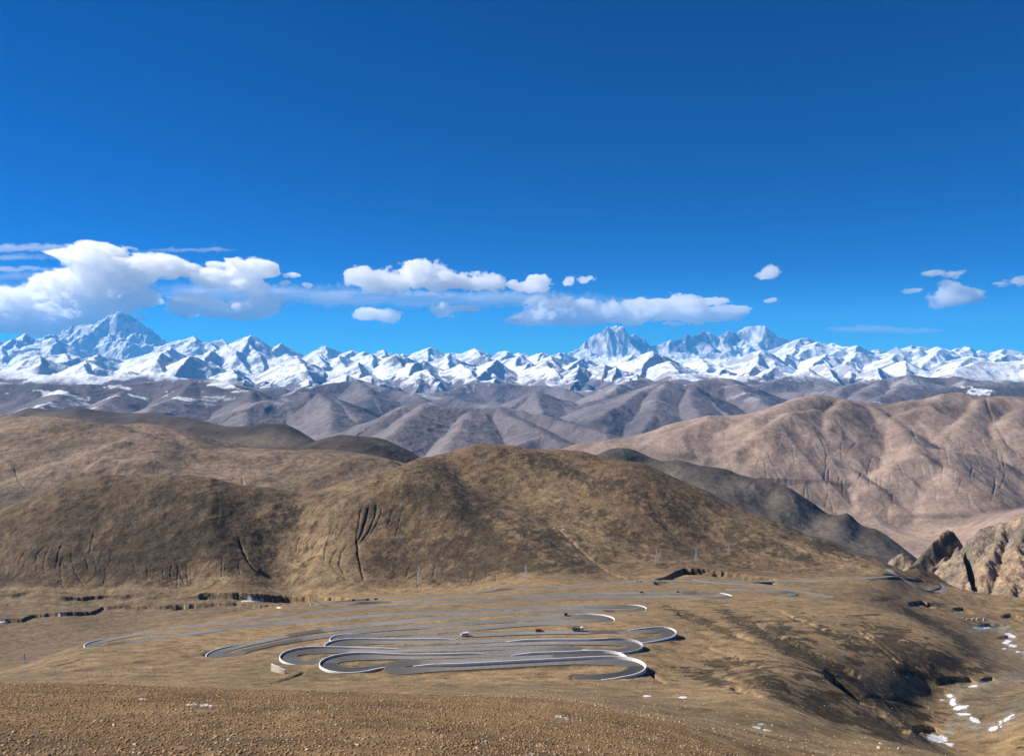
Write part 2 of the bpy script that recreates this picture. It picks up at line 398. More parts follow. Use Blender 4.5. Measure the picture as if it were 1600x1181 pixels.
XW = XF + (fbm(XF, YF, 2600, 4, 11) * wamp * 0.55 * 1.6).astype(float)
YW = YF + (fbm(XF, YF, 2600, 4, 31) * wamp * 2.2).astype(float)
ZF = Z[RFAR:].copy()
P = 7
FARK = 0.72
def rr(pts, kl=0.38):
    ridge(P, [(a, b, c * FARK) for a, b, c in pts], kl, kl * 1.12, 45, 4500)
rr([(470,705,11000),(530,680,11500),(590,650,12000),(630,634,12500),(665,627,12700),(720,636,12800),(780,645,12800),(850,656,12500),(900,664,12000),(950,676,11500),(1000,695,11000)])
rr([(665,627,12700),(640,650,11500),(600,680,10300)]); rr([(780,645,12800),(835,672,11400),(880,692,10300)]); rr([(735,645,12500),(715,670,11200),(690,700,9900)])
rr([(790,705,9800),(850,680,10300),(900,692,9900)])
rr([(-150,598,17000),(0,596,17000),(100,598,17000),(190,595,17500),(260,590,18000),(310,588,18000),(350,595,17500),(400,610,17000),(440,632,16000),(470,660,15000)])
rr([(310,588,18000),(270,620,16000),(230,655,14300)]); rr([(100,598,17000),(60,640,14500)]); rr([(190,605,17000),(150,650,14000)]); rr([(400,610,17000),(385,650,14500),(370,680,13000)])
rr([(380,640,15000),(420,622,16000),(480,612,16500),(520,620,16500),(550,650,15000)]); rr([(500,614,16500),(520,650,14500),(510,690,12500)])
rr([(480,605,22000),(520,598,22500),(570,592,23000),(610,600,22500),(650,612,22000),(720,622,21000),(790,634,20000),(850,650,19000)]); rr([(570,592,23000),(590,615,20500)]); rr([(650,612,22000),(680,630,19500)])
rr([(780,645,20000),(815,622,21000),(838,610,21500),(870,628,21000),(900,645,20000)]); rr([(838,610,21500),(850,650,18800)])
rr([(875,692,14000),(930,655,15000),(985,620,16500),(1020,600,17500),(1040,589,18000),(1075,597,18000),(1110,620,17000),(1150,650,15500)]); rr([(1040,589,18000),(1030,640,15300),(1000,680,14000)]); rr([(1075,597,18000),(1095,650,14800)])
rr([(1075,597,19000),(1120,590,19500),(1140,592,19500),(1180,615,18000),(1220,640,16500)])
rr([(1150,618,22000),(1250,612,21000),(1300,605,21000),(1330,598,21500),(1380,590,22000),(1420,583,22500),(1470,586,22500),(1520,590,22000),(1600,595,22000),(1850,600,22000)])
rr([(1420,583,22500),(1400,612,19500)]); rr([(1330,598,21500),(1300,625,18500)]); rr([(1520,590,22000),(1500,615,19000)]); rr([(1380,590,22000),(1350,615,19000)])
rr([(1330,640,15000),(1400,618,16500),(1450,612,16500),(1500,606,16500),(1560,605,16500),(1700,612,16000)])
rr([(-150,580,27000),(60,583,27000),(160,586,27000),(230,582,27500),(300,592,27000),(380,600,26500)]); rr([(870,650,20000),(980,600,24000),(1010,590,25000)])
rr([(1205,600,26000),(1240,585,27000),(1265,578,27500),(1290,592,26500)],kl=.4); rr([(1450,590,27000),(1490,580,28000),(1540,560,30000),(1575,564,30000),(1620,575,29000),(1750,575,29000)],kl=.4)
rr([(700,605,26000),(740,596,27000),(790,598,27000),(850,600,27000),(900,610,26000)]); rr([(1060,585,27000),(1110,582,28000),(1200,588,28000)])
rr([(300,600,26000),(400,600,26000),(450,603,26000)])
# snow ranges
S = 8
random.seed(5)
def peak(px, py, Y, k=0.55, s=1.0):
    """a pyramid: summit with crest arms left and right, and a spur or two toward the viewer"""
    j = random.uniform
    w = 56 * s; dz = 26 * s; m = Y / FPX
    rc = 4.5 * w * m
    ridge(S, [(px, py, Y), (px - w * j(.8, 1.2), py + dz * j(.8, 1.2), Y + j(-.4, .8) * w * m)], k, k * 1.1, 8, rc)
    ridge(S, [(px, py, Y), (px + w * j(.8, 1.2), py + dz * j(.8, 1.2), Y + j(-.4, .8) * w * m)], k, k * 1.1, 8, rc)
    a = j(-.9, .7); d = 1.9 * w * m
    ridge(S, [(px, py, Y), (px + a * w * .45, py + dz * .65, Y - d * .5), (px + a * w * 1.1, py + dz * 1.6, Y - d)], k * 1.5, k * .75, 8, rc)
    if s > .9:
        b = a + (1.0 if a < 0 else -1.0)
        ridge(S, [(px + a * w * .2, py + dz * .35, Y - d * .25), (px + b * w * .8, py + dz * 1.5, Y - d * .8)], k * 1.4, k * .8, 8, rc)
front = [(-40,556),(66,551),(130,560),(250,549),(305,553),(362,574),(420,588),(480,562),(470,557),(545,582),(618,557),(660,556),(672,574),(722,566),(772,560),(745,584),(775,582),(850,560),(898,590),(940,562),
         (1020,546),(1050,560),(962,566),(1130,572),(1200,572),(1252,570),(1330,566),(1412,562),(1480,572),(1545,562),(1590,560),(1650,560),(1375,572),(1290,562),(205,572),(20,578),(560,560),(1170,562),(900,570),(580,592),(690,590),(340,590)]
for i, (x, y) in enumerate(front):
    peak(x, y, 24500 + (600 - y) * 120 + random.uniform(-500, 500), s=random.choice([.6, .8, 1.0, 1.25, 1.6]))
mid = [(100,545),(160,548),(270,540),(330,545),(365,540),(405,548),(455,548),(500,550),(530,550),(580,552),(625,549),(700,553),(760,553),(815,554),(860,553),(915,556),(985,552),(1100,556),(1180,545),(1230,550),(1290,548),(1345,549),(1400,551),(1460,550),(1520,551),(1570,551),(1620,550),(1700,550)]
for x, y in mid:
    peak(x, y, 39000 + random.uniform(-1500, 1500), s=random.uniform(.8, 1.1))
sky_line = [(-80,525),(-20,528),(35,519),(78,526),(300,523),(322,529),(345,527),(390,521,1.3),(437,535),(512,538),(555,546),(572,547),(605,543,1.1),(640,549),(675,541),(712,549),(740,541,1.1),(790,548),(815,547),(845,549),(880,548),
            (1262,524,1.2),(1285,531),(1303,534),(1335,536),(1370,542),(1400,540),(1430,536),(1447,537),(1470,539),(1495,541),(1512,539),(1545,544),(1580,543),(1605,544),(1650,540),(1720,545)]
for q in sky_line:
    x, y = q[0], q[1]
    peak(x, y, 49000 + random.uniform(-1000, 1000), k=0.6, s=(q[2] if len(q) > 2 else random.uniform(.8, 1.0)))
ridge(S, [(x, y, 57000) for x, y in [(-150,540),(280,538),(380,545),(500,550),(620,553),(740,554),(900,553),(1280,545),(1400,548),(1600,550),(1800,550)]], .5, .5, 15, 5000)
for k in range(95):
    Yk = 23500 + 25500 * random.random() ** 1.25
    top = np.interp(Yk, [23500, 30000, 38000, 49000], [590, 577, 564, 556])
    peak(random.uniform(-140, 1740), top + random.uniform(-7, 9), Yk, k=random.uniform(.42, .62), s=random.choice([.45, .6, .8, 1.0, 1.3, 1.7]))
E = 59000
ridge(S, [(40,535,E),(72,524,E),(100,511,E+500),(130,505,E+800),(150,504,E+500)], .7, .7, 15, 4500)
ridge(S, [(150,506,E),(166,498,E),(178,491,E),(190,486,E),(204,487,E),(214,493,E),(226,504,E),(240,514,E),(254,526,E),(270,545,E)], 1.0, 1.1, 15, 5500)
ridge(S, [(176,491,E),(150,508,E-1500),(125,522,E-3000),(112,530,E-4000)], .8, .8, 15, 4000)
ridge(S, [(205,489,E),(212,512,E-1400),(205,535,E-3200)], .7, .7, 15, 4000)
ridge(S, [(192,488,E),(180,512,E-1300),(178,530,E-2500)], .8, .8, 15, 3000)
C = 60000
ridge(S, [(870,560,C),(895,547,C),(920,530,C),(945,515,C),(960,508,C),(972,507,C),(985,514,C),(992,520,C),(998,517,C),(1010,526,C),(1024,536,C),(1045,532,C)], 1.1, 1.1, 15, 5000)
ridge(S, [(1045,532,C),(1058,528,C),(1073,517,C),(1086,521,C),(1100,517,C),(1112,518,C),(1128,524,C),(1142,513,C),(1155,516,C),(1166,511,C),(1180,505,C),(1192,506,C),(1204,513,C),(1218,522,C),(1232,527,C),(1242,532,C),(1260,545,C)], 1.1, 1.1, 15, 5000)
for x, y, x2, y2 in [(960,508,948,548),(985,514,992,545),(1073,517,1062,550),(1100,517,1110,545),(1142,513,1135,545),(1180,505,1160,548),(1192,507,1222,548),(920,530,925,550),(1166,511,1185,540)]:
    ridge(S, [(x, y, C), ((x + x2) / 2, (y + y2) / 2, C - 1000), (x2, y2, C - 2200)], 1.0, 1.0, 10, 2500)
# erosion relief, always cutting down so the crests stay where they are
wsn = sstep(19500, 22500, YF)
g1 = eroded(XF, YF, 1900, 7, 5, 0.48, 0.7) * 150 + (fbm(XF, YF, 900, 6, 72, .55, ridged=True) - .6) * 45
fz = eroded(XF, YF, 1500, 7, 3, 0.5, 0.6)
rz = fbm(XF + .3 * YF, YF, 1100, 7, 71, 0.5, ridged=True)
g2 = (fz - .2) * 170 + (rz - .7) * 120 + sstep(50000, 55000, YF) * (fbm(XF + .2 * YF, YF * .35, 800, 6, 73, .6, ridged=True) - .55) * 260
ZF = ZF + (1 - wsn) * g1 + wsn * g2 * sstep(18000, 42000, YF + 14000)
Z[RFAR:] = ZF
print('far done')

# ------------------------------------------------------------------ relief of the nearer hills
def add(y0, y1, f, fade=0.15):
    r0, r1 = rowrange(y0, y1)
    x, y = X[r0:r1], Yg[r0:r1]
    w = sstep(y0, y0 * (1 + fade), y) * (1 - sstep(y1 * (1 - fade), y1, y))
    Z[r0:r1] += w * f(x, y, slice(r0, r1))
L = LAYER
add(20, 420, lambda x, y, r: fbm(x, y, 26, 5, 21) * 0.55 * np.clip(y / 80, .3, 1.3))
add(230, 1500, lambda x, y, r: fbm(x, y, 70, 6, 22) * 1.5)
add(1180, 2300, lambda x, y, r: (fbm(x, y, 160, 7, 23, 0.55) * 9 + fbm(x + 0.5 * y, y, 45, 5, 24, 0.55, True) * 2.2 - 2) * sstep(.0, 1., (1200 + 0 * x < y).astype(float)))
add(1900, 3700, lambda x, y, r: fbm(x, y, 420, 8, 25, 0.5) * 26 + eroded(x, y, 260, 6, 26) * 16 + (fbm(x, y, 110, 5, 29, .5, True) - .6) * 5)
add(3300, 7200, lambda x, y, r: eroded(x, y, 700, 8, 27, 0.45, 1.2) * np.where(np.isin(L[r], (2, 3)), 14, 46) + (fbm(x, y * .6, 170, 6, 28, .5, True) - .6) * np.where(np.isin(L[r], (2, 3)), 4, 8))
# crag: folded rock
r0, r1 = rowrange(1360, 2000)
m = (LAYER[r0:r1] == 6)
x, y = X[r0:r1], Yg[r0:r1]
wm = m * sstep(1360, 1450, y)
ct = fbm(x * 0.9 + y * 0.6, y * 0.35 - x * 0.2, 60, 6, 44, 0.6, True)
ct2 = fbm(x * .5 + y * 1.1, y * .5 - x * .2, 22, 4, 45, .6, True)
Z[r0:r1] += wm * (ct * 13 - 8 + ct2 * 4)

# photo position of every vertex, for placing gullies, tracks and ground cover
with np.errstate(divide='ignore', invalid='ignore'):
    Yd = np.maximum(Yg, 1.0)
    PX, PY = unray(X / Yd, Z / Yd)

def carve(lids, pts, width, depth, y0, y1, sharp=False):
    """cut a gully along a line; width in photo pixels (scaled to metres by distance), depth in metres"""
    r0, r1 = rowrange(y0, y1)
    xs = [p[0] for p in pts]; ys = [p[1] for p in pts]
    px, py = PX[r0:r1], PY[r0:r1]
    lay = LAYER[r0:r1]
    sel = (px > min(xs) - 3 * width) & (px < max(xs) + 3 * width) & (py > min(ys) - 3 * width) & (py < max(ys) + 3 * width) & np.isin(lay, lids)
    if not sel.any():
        return
    qx, qy = px[sel], py[sel]
    dm = np.full(qx.shape, 1e9)
    nlen = len(pts) - 1
    taper = np.zeros(qx.shape)
    wig = fbm(qx, qy, 9, 2, 91) * min(width * 0.8, 1.2) * (.5 if width > 3 else 1)
    for i, ((ax, ay), (bx, by)) in enumerate(zip(pts[:-1], pts[1:])):
        dx, dy = bx - ax, by - ay
        s = np.clip(((qx - ax) * dx + (qy - ay) * dy) / (dx * dx + dy * dy), 0, 1)
        d = np.hypot(qx - ax - s * dx + wig, qy - ay - s * dy)
        up = d < dm
        dm[up] = d[up]; taper[up] = ((i + s) / nlen)[up]
    tp = sstep(0, .15, taper) * (1 - 0.5 * sstep(.85, 1, taper))
    prof = np.exp(-(dm / width) ** 2)
    Z[r0:r1][sel] -= (0.16 if 5 in lids else 0.5) * depth * prof * tp

GUL = [
 # (layers, points, width px, depth m, Y range)
 ([0], [(578,785),(572,810),(566,830),(558,845),(560,870),(568,905)], 1.7, 9, 1180, 1700),
 ([0], [(590,782),(586,805),(576,830),(562,850)], 1.5, 6, 1180, 1700),
 ([0], [(566,788),(562,810),(558,835),(556,848)], 1.3, 5, 1180, 1700),
 ([0], [(598,790),(592,812),(578,835),(566,852)], 1.2, 4, 1180, 1700),
 ([0], [(518,815),(516,835),(508,860),(506,880)], 1.4, 5, 1180, 1700),
 ([0], [(523,818),(520,835),(512,858)], 1.1, 4, 1180, 1700),
 ([0], [(544,848),(534,862),(530,880),(540,902)], 1.6, 6, 1180, 1700),
 ([0], [(532,852),(520,868),(516,880),(528,895),(548,908)], 1.5, 5, 1180, 1700),
 ([0], [(148,828),(142,850),(140,865)], 1.2, 4, 1180, 1700), ([0], [(72,852),(58,865),(54,880)], 1.2, 4, 1180, 1700),
 ([0], [(98,845),(90,868),(88,888)], 1.2, 4, 1180, 1700), ([0], [(80,850),(72,865),(68,880)], 1.1, 3.5, 1180, 1700), ([0], [(40,860),(32,872),(28,885)], 1.1, 3.5, 1180, 1700),
 ([0], [(112,870),(118,895),(132,915)], 1.2, 4, 1180, 1700), ([0], [(134,868),(137,888)], 1.1, 3.5, 1180, 1700), ([0], [(8,870),(4,880),(10,890)], 1.1, 3, 1180, 1700),
 ([0], [(276,880),(282,895),(288,912)], 1.2, 4, 1180, 1700), ([0], [(372,835),(378,855),(386,875),(402,892),(440,910)], 1.8, 7, 1180, 1700),
 ([0], [(634,905),(638,890),(642,880)], 1.2, 4, 1180, 1500), ([0], [(90,905),(104,920)], 1.5, 4, 1180, 1500),
 ([0], [(865,820),(900,852),(925,875),(950,893),(978,905)], 1.8, 7, 1130, 1700),
 ([5], [(1282,680),(1288,700),(1294,715),(1300,722)], 1.6, 22, 3400, 7000), ([5], [(1320,712),(1330,700),(1340,690)], 1.4, 14, 3400, 7000),
 ([5], [(1282,740),(1298,760),(1316,780),(1332,796)], 1.6, 20, 3400, 7000), ([5], [(1292,765),(1298,785),(1302,798)], 1.4, 14, 3400, 7000),
 ([5], [(1450,725),(1456,745),(1464,765),(1462,785)], 1.6, 18, 3400, 7000), ([5], [(1424,666),(1430,685),(1440,695)], 1.6, 18, 3400, 7000), ([5], [(1510,770),(1518,795)], 1.4, 14, 3400, 7000),
 ([5], [(1496,690),(1486,700),(1490,706)], 1.3, 12, 3400, 7000), ([5], [(1432,762),(1440,780)], 1.2, 12, 3400, 7000), ([5], [(1444,758),(1452,780)], 1.2, 12, 3400, 7000),
 ([5], [(1082,702),(1090,715),(1098,724)], 1.6, 18, 3400, 7000), ([5], [(1132,728),(1140,718)], 1.3, 12, 3400, 7000), ([5], [(1210,735),(1222,752),(1234,762)], 1.2, 12, 3400, 7000), ([5], [(1218,730),(1228,745),(1238,760)], 1.2, 12, 3400, 7000),
 ([5], [(1555,660),(1565,680),(1575,695),(1590,710)], 2.2, 30, 3400, 7000), ([5], [(1540,620),(1545,640),(1552,660)], 2.2, 30, 3400, 7000),
 ([5], [(1255,660),(1280,672),(1310,676),(1350,682),(1400,690)], 2.5, 26, 3400, 7000),
 ([1], [(22,730),(30,750),(42,765)], 1.5, 7, 1900, 3000), ([1], [(378,745),(380,758)], 1.3, 6, 1900, 3000),
]
_r = random.Random(3)
GUL += [([0], [(1285,1048),(1320,1072),(1365,1102),(1400,1128),(1416,1140)], 4.2, 13, 290, 640), ([0], [(1055,957),(1090,968),(1130,983),(1175,1000)], 2.0, 5, 400, 900), ([0], [(1170,968),(1225,996),(1285,1026),(1340,1056)], 2.4, 6, 350, 900),
        ([0], [(1240,1006),(1285,1024),(1330,1046)], 1.8, 5, 350, 800), ([0], [(1335,982),(1370,1006),(1402,1034)], 1.3, 4, 350, 800), ([0], [(1342,980),(1376,1003),(1408,1030)], 1.0, 3, 350, 800), ([0], [(1140,1073),(1175,1083),(1210,1097)], 2.2, 4, 250, 500),
        ([0], [(1350,1086),(1400,1094),(1450,1106)], 1.4, 3, 350, 700), ([0], [(1100,1010),(1140,1022),(1190,1044)], 1.6, 2.5, 300, 700), ([0], [(1210,952),(1270,975),(1330,1000)], 1.6, 4, 450, 900), ([0], [(1090,1048),(1130,1058),(1175,1070)], 1.6, 2.5, 300, 600),
        ([0], [(1010,1048),(1022,1056),(1040,1066)], 1.8, 3, 300, 500), ([0], [(480,1048),(450,1060),(425,1066)], 1.5, 2, 300, 500)]
for x_, y_, n_, dx_ in [(20,872,5,18),(95,862,6,16),(170,880,4,20),(255,888,5,14),(345,880,3,12),(470,842,3,12),(610,800,3,10),(655,885,5,9),(735,890,4,14)]:
    for q_ in range(n_):
        xx = x_ + dx_ * q_ + _r.uniform(-5, 5); yy = y_ + _r.uniform(-9, 9); sl = _r.uniform(-.35, .25); ln = _r.uniform(14, 34)
        GUL.append(([0], [(xx, yy), (xx + sl * ln * .5 + _r.uniform(-2, 2), yy + ln * .5), (xx + sl * ln, min(yy + ln, 918))], _r.uniform(.7, 1.1), _r.uniform(2, 4), 1180, 1750))
for q_ in range(60):
    xx = _r.uniform(1120, 1590); yy = _r.uniform(665, 775); ln = _r.uniform(14, 34); sl = _r.uniform(-.5, .6)
    GUL.append(([5], [(xx, yy), (xx + sl * ln * .5 + _r.uniform(-2, 2), yy + ln * .5), (xx + sl * ln, yy + ln)], _r.uniform(.8, 1.3), _r.uniform(12, 24), 3400, 6500))
for g in GUL:
    carve(*g)
# cut river banks on the valley floor (scarps): the side toward the viewer is lower
def scarp(pts, h, w_up, y0, y1, lids=(0,), rough=1.0):
    """drop the ground in front of a line by h metres, returning to grade over w_up photo pixels below it"""
    r0, r1 = rowrange(y0, y1)
    xs = [p[0] for p in pts]; ys = [p[1] for p in pts]
    px, py = PX[r0:r1], PY[r0:r1]
    sel = (px > xs[0]) & (px < xs[-1]) & (py > min(ys) - 3) & (py < max(ys) + w_up + 3) & np.isin(LAYER[r0:r1], lids)
    if not sel.any():
        return
    qx, qy = px[sel], py[sel]
    ln = np.interp(qx, xs, ys) + fbm(qx, qx * 0, 7, 3, 51) * 0.8 * rough
    e = sstep(xs[0], xs[0] + 14, qx) * (1 - sstep(xs[-1] - 14, xs[-1], qx))
    hh = 0.6 * h * e * (1 + 0.3 * fbm(qx, qx * 0 + 5, 22, 2, 52))
    Z[r0:r1][sel] -= hh * sstep(0, 0.9, qy - ln) * (1 - sstep(0.45 * w_up, w_up, qy - ln))
SC = [([(94,931),(130,932),(170,929),(210,929),(216,932)], 9, 9), ([(225,932),(250,930),(285,929)], 5, 7), ([(308,928),(318,925),(340,926),(380,926),(420,929),(460,931),(500,932),(545,933)], 19, 12),
      ([(0,967),(35,966),(50,960),(80,957),(115,955),(145,955),(160,948),(190,945),(245,947),(280,944),(300,943)], 8, 9), ([(265,945),(300,943),(350,941),(378,941),(405,945),(440,944),(480,940)], 10, 9), ([(15,929),(35,925),(52,925)], 7, 9), ([(0,943),(28,944)], 3, 5), ([(340,956),(370,952),(400,953)], 3, 5)]
for pts, h, w in SC:
    scarp(pts, h, w, 900, 1420)
for pts, h, w in [([(1020,905),(1040,901),(1056,892),(1070,887),(1100,888),(1130,892),(1160,897),(1190,901),(1215,904)], 20, 11)]:
    scarp(pts, h, w, 1050, 1500, rough=.08)
SC2 = [([(1462,1062),(1480,1056),(1515,1058),(1530,1066)], 16, 14), ([(1528,1060),(1550,1057),(1562,1063)], 12, 9), ([(1424,1134),(1440,1132),(1462,1136),(1480,1142)], 16, 14), ([(1418,941),(1440,938),(1465,946)], 10, 8), ([(1485,950),(1505,948),(1522,955)], 8, 8), ([(1562,960),(1580,958),(1600,962)], 8, 8),
       ([(1522,977),(1545,974),(1580,975)], 5, 6), ([(1556,994),(1575,992),(1590,995)], 5, 7)]
for pts, h, w in SC2:
    scarp(pts, h * .25 if max(q[1] for q in pts) > 1040 else h, w, 380, 1350)

# ------------------------------------------------------------------ the road
SERP = [  # one winding line from the far end down to the lowest bend
 (1455,922),(1440,921),(1425,913),(1412,905),(1402,900),(1388,900),(1370,902),(1330,905),(1280,907),(1200,908),(1120,908),(1060,907),(1010,908),(960,911),(900,915),(840,918),(780,922),(720,927),(660,932),(600,936),(550,939),(515,942),(494,944.5),
 (494,946.5),(512,947),(560,944),(620,940.5),(700,936),(780,931.5),(860,929),(940,927.5),(1020,926.5),(1080,926.5),(1115,927.5),(1135,930),(1134,932.2),(1112,933.2),(1060,932.6),(1000,933),(940,934),(880,936),(800,938.5),(720,942),(640,946.5),(560,952),(480,959),(400,967.5),(320,977),(250,987),(190,996),(155,1002),(142,1005),
 (150,1008),(175,1007),(220,1001),(290,991),(370,981),(450,973.5),(530,967),(610,961),(700,956),(790,952),(880,949.5),(950,948.5),(990,949.5),(1003,951.5),(990,953.5),(950,954),(880,955.5),(800,958.5),(720,963),(640,969.5),(560,978),(480,989),(420,1000),(370,1011),(338,1018),(332,1022),(345,1024),(380,1017),(440,1005),(510,994),(590,984),(670,977.5),(750,972),(830,967.5),(890,965.2),(930,965.2),(950,967),(951,969.6),(930,971),(880,973),(820,976),(750,981),(680,986.5),(610,991),(560,995),(530,998),(522,1001),(534,1003),(575,1001.5),(640,997),(720,993),(800,990),(880,987.5),(960,986.5),(1010,986.5),(1040,989),(1048,992.5),(1034,997),(1000,999.5),(950,999),(880,999.3),(800,1000.3),(720,1001.5),(640,1002.5),(580,1004),(535,1007),(515,1011),(518,1014),(550,1015),(620,1012.5),(700,1009.5),(780,1007),(850,1005.2),(920,1004),(965,1004.5),(990,1007.5),(996,1011.5),(985,1015),(950,1015.5),(910,1013.5),(860,1012.5),(780,1013),(700,1014.5),(620,1016.5),(550,1017.5),(500,1019),(465,1022),(449,1026.5),(455,1031.5),(480,1034),(530,1031),(590,1026),(650,1022.5),(720,1020.5),(790,1018.5),(850,1016),(890,1014.8),(918,1016.5),(926,1019.2),(910,1021),(860,1021.4),(790,1023),(720,1025.2),(650,1026.8),(590,1028.3),(545,1031),(518,1034.5),(510,1038.5),(522,1042.5),(552,1044),(590,1041),(640,1035.5),(700,1032),(770,1029.5),(840,1026.6),(900,1024.6),(940,1024.8),(965,1027.3),(974,1030.5),(962,1033),(920,1033),(860,1031.5),(800,1032),(740,1033.2),(680,1034.8),(640,1037),(615,1040),(605,1043.5),(618,1046),(660,1045.2),(720,1043.2),(780,1041),(830,1038.5),(880,1036),(920,1034.8),(955,1035.6),(984,1039),(997,1043.5),(994,1048.5),(975,1053),(940,1055.5),(890,1057),(830,1059),(780,1061),
]
SPUR_R = [(1080,906),(1110,909.5),(1150,912.5),(1190,916),(1240,922),(1290,931),(1306,934)]
SIDE_R = [(1130,921),(1180,922.5),(1215,924.5),(1238,927),(1236,930),(1215,931)]
LOW_R = [(1388,889),(1398,896),(1412,902),(1440,906),(1466,912),(1476,918),(1466,924),(1440,922),(1424,913),(1410,905),(1402,899)]
FAR_R = [(1440,888),(1460,893),(1478,905),(1500,912),(1540,918),(1575,925),(1580,932)]

t_near = nearfit
def ground_hit(px, py, ylo=60.0, yhi=1700.0, fit=None, n=900):
    """first crossing of a sight line with the smooth ground"""
    a, t = ray(px, py)
    Ys = np.exp(np.linspace(math.log(ylo), math.log(yhi), n))
    h = rbf_eval(t_near, a * Ys, Ys) / Ys
    below = np.nonzero(h >= t)[0]
    if len(below) == 0:
        k = int(np.argmax(h)); return a * Ys[k], Ys[k], h[k] * Ys[k]
    k = below[0]
    if k == 0:
        return a * Ys[0], Ys[0], h[0] * Ys[0]
    f = (t - h[k - 1]) / (h[k] - h[k - 1] + 1e-12)
    Y = Ys[k - 1] + f * (Ys[k] - Ys[k - 1])
    return float(a * Y), float(Y), float(t * Y)
def catmull(P, sub=6):
    P = np.array(P, float)
    out = []
    for i in range(len(P) - 1):
        p0 = P[max(i - 1, 0)]; p1 = P[i]; p2 = P[i + 1]; p3 = P[min(i + 2, len(P) - 1)]
        for k in range(sub):
            t = k / sub
            out.append(0.5 * ((2 * p1) + (-p0 + p2) * t + (2 * p0 - 5 * p1 + 4 * p2 - p3) * t * t + (-p0 + 3 * p1 - 3 * p2 + p3) * t ** 3))
    out.append(P[-1])
    return np.array(out)
def resample(P, step):
    d = np.concatenate([[0], np.cumsum(np.hypot(*np.diff(P[:, :2], axis=0).T))])
    n = max(2, int(d[-1] / step))
    s = np.linspace(0, d[-1], n)
    return np.stack([np.interp(s, d, P[:, k]) for k in range(3)], 1), s
def gsmooth(v, n):
    k = np.exp(-0.5 * (np.arange(-3 * n, 3 * n + 1) / n) ** 2); k /= k.sum()
    e = np.concatenate([np.full(3 * n, v[0]), v, np.full(3 * n, v[-1])])
    return np.convolve(e, k, 'valid')
def road_path(pxs, ylo=250, yhi=1700, sm=3, smz=9):
    P = np.array([ground_hit(x, y, ylo, yhi) for x, y in pxs])
    P, s = resample(catmull(P, 8), 2.0)
    x, y = gsmooth(P[:, 0], 3), gsmooth(P[:, 1], sm)
    z = gsmooth(P[:, 2], smz)
    return np.stack([x, y, z], 1)
def bench(P, half=3.7, blend=4.2):
    """level the ground under a road: collect weighted road heights in grid windows"""
    out = half + blend
    for x0, y0, z0 in P[::2]:
        ra, rb = rowrange(y0 - out, y0 + out)
        if rb <= ra: continue
        W = 0.8 * y0
        ca = int((x0 - out * 1.1) / W * 0.5 * NC + NC * 0.5) - 2; cb = int((x0 + out * 1.1) / W * 0.5 * NC + NC * 0.5) + 3
        ca, cb = max(ca, 0), min(cb, NC)
        if cb <= ca: continue
        d = np.hypot(X[ra:rb, ca:cb] - x0, Yg[ra:rb, ca:cb] - y0)
        up = d < DR[ra:rb, ca:cb]
        DR[ra:rb, ca:cb][up] = d[up]
        w = np.maximum(0, 1 - d / out) ** 5 + 1e-12 * (d < out)
        w = np.where(d < out, w, 0)
        WS[ra:rb, ca:cb] += w; ZS[ra:rb, ca:cb] += w * z0
DR = np.full((NR, NC), 99.0); WS = np.zeros((NR, NC)); ZS = np.zeros((NR, NC))
PATHS = [road_path(SERP)]
for pxs, lo, hi in ((SPUR_R, 600, 1300), (SIDE_R, 600, 1300), (LOW_R, 1000, 1650), (FAR_R, 1000, 1700)):
    PATHS.append(road_path(pxs, lo, hi))
sink = sstep(45, 0, (len(PATHS[0]) - 1 - np.arange(len(PATHS[0]))) * 2.0)   # the lowest arm runs out of sight into a cutting
bench(PATHS[0][:-18])
for P_ in PATHS[1:]:
    bench(P_)
PATHS[0][:, 2] -= sink * 3.0
m = WS > 0
zr = np.where(m, ZS / np.maximum(WS, 1e-15), 0)
bl = 1 - sstep(3.7, 7.9, DR)
Z = np.where(m, Z * (1 - bl) + (zr - 0.12) * bl, Z)
del WS, ZS

# ------------------------------------------------------------------ ground cover colours (albedo of what grows or lies there, plus painted shade and haze)
PX, PY = unray(X / Yd, Z / Yd)
COLR = np.zeros((NR, NC, 3), np.float32)
def mix(c, d, w):
    w = np.asarray(w)[..., None]
    return c * (1 - w) + np.array(d, np.float32) * w
def blobs(px, py, lst, ang=0.0):
    """soft union of ellipses (x, y, rx, ry, strength[, tilt degrees])"""
    m = np.zeros(px.shape, np.float32)
    for e in lst:
        x, y, rx, ry, s = e[:5]
        th = R(e[5]) if len(e) > 5 else 0
        ux = (px - x) * math.cos(th) + (py - y) * math.sin(th); uy = -(px - x) * math.sin(th) + (py - y) * math.cos(th)
        m = np.maximum(m, s * np.exp(-((ux / rx) ** 2 + (uy / ry) ** 2)))
    return m
def line_d(px, py, pts):
    d = np.full(px.shape, 1e9)
    for (ax, ay), (bx, by) in zip(pts[:-1], pts[1:]):
        dx, dy = bx - ax, by - ay
        s = np.clip(((px - ax) * dx + (py - ay) * dy) / (dx * dx + dy * dy), 0, 1)
        d = np.minimum(d, np.hypot(px - ax - s * dx, py - ay - s * dy))
    return d
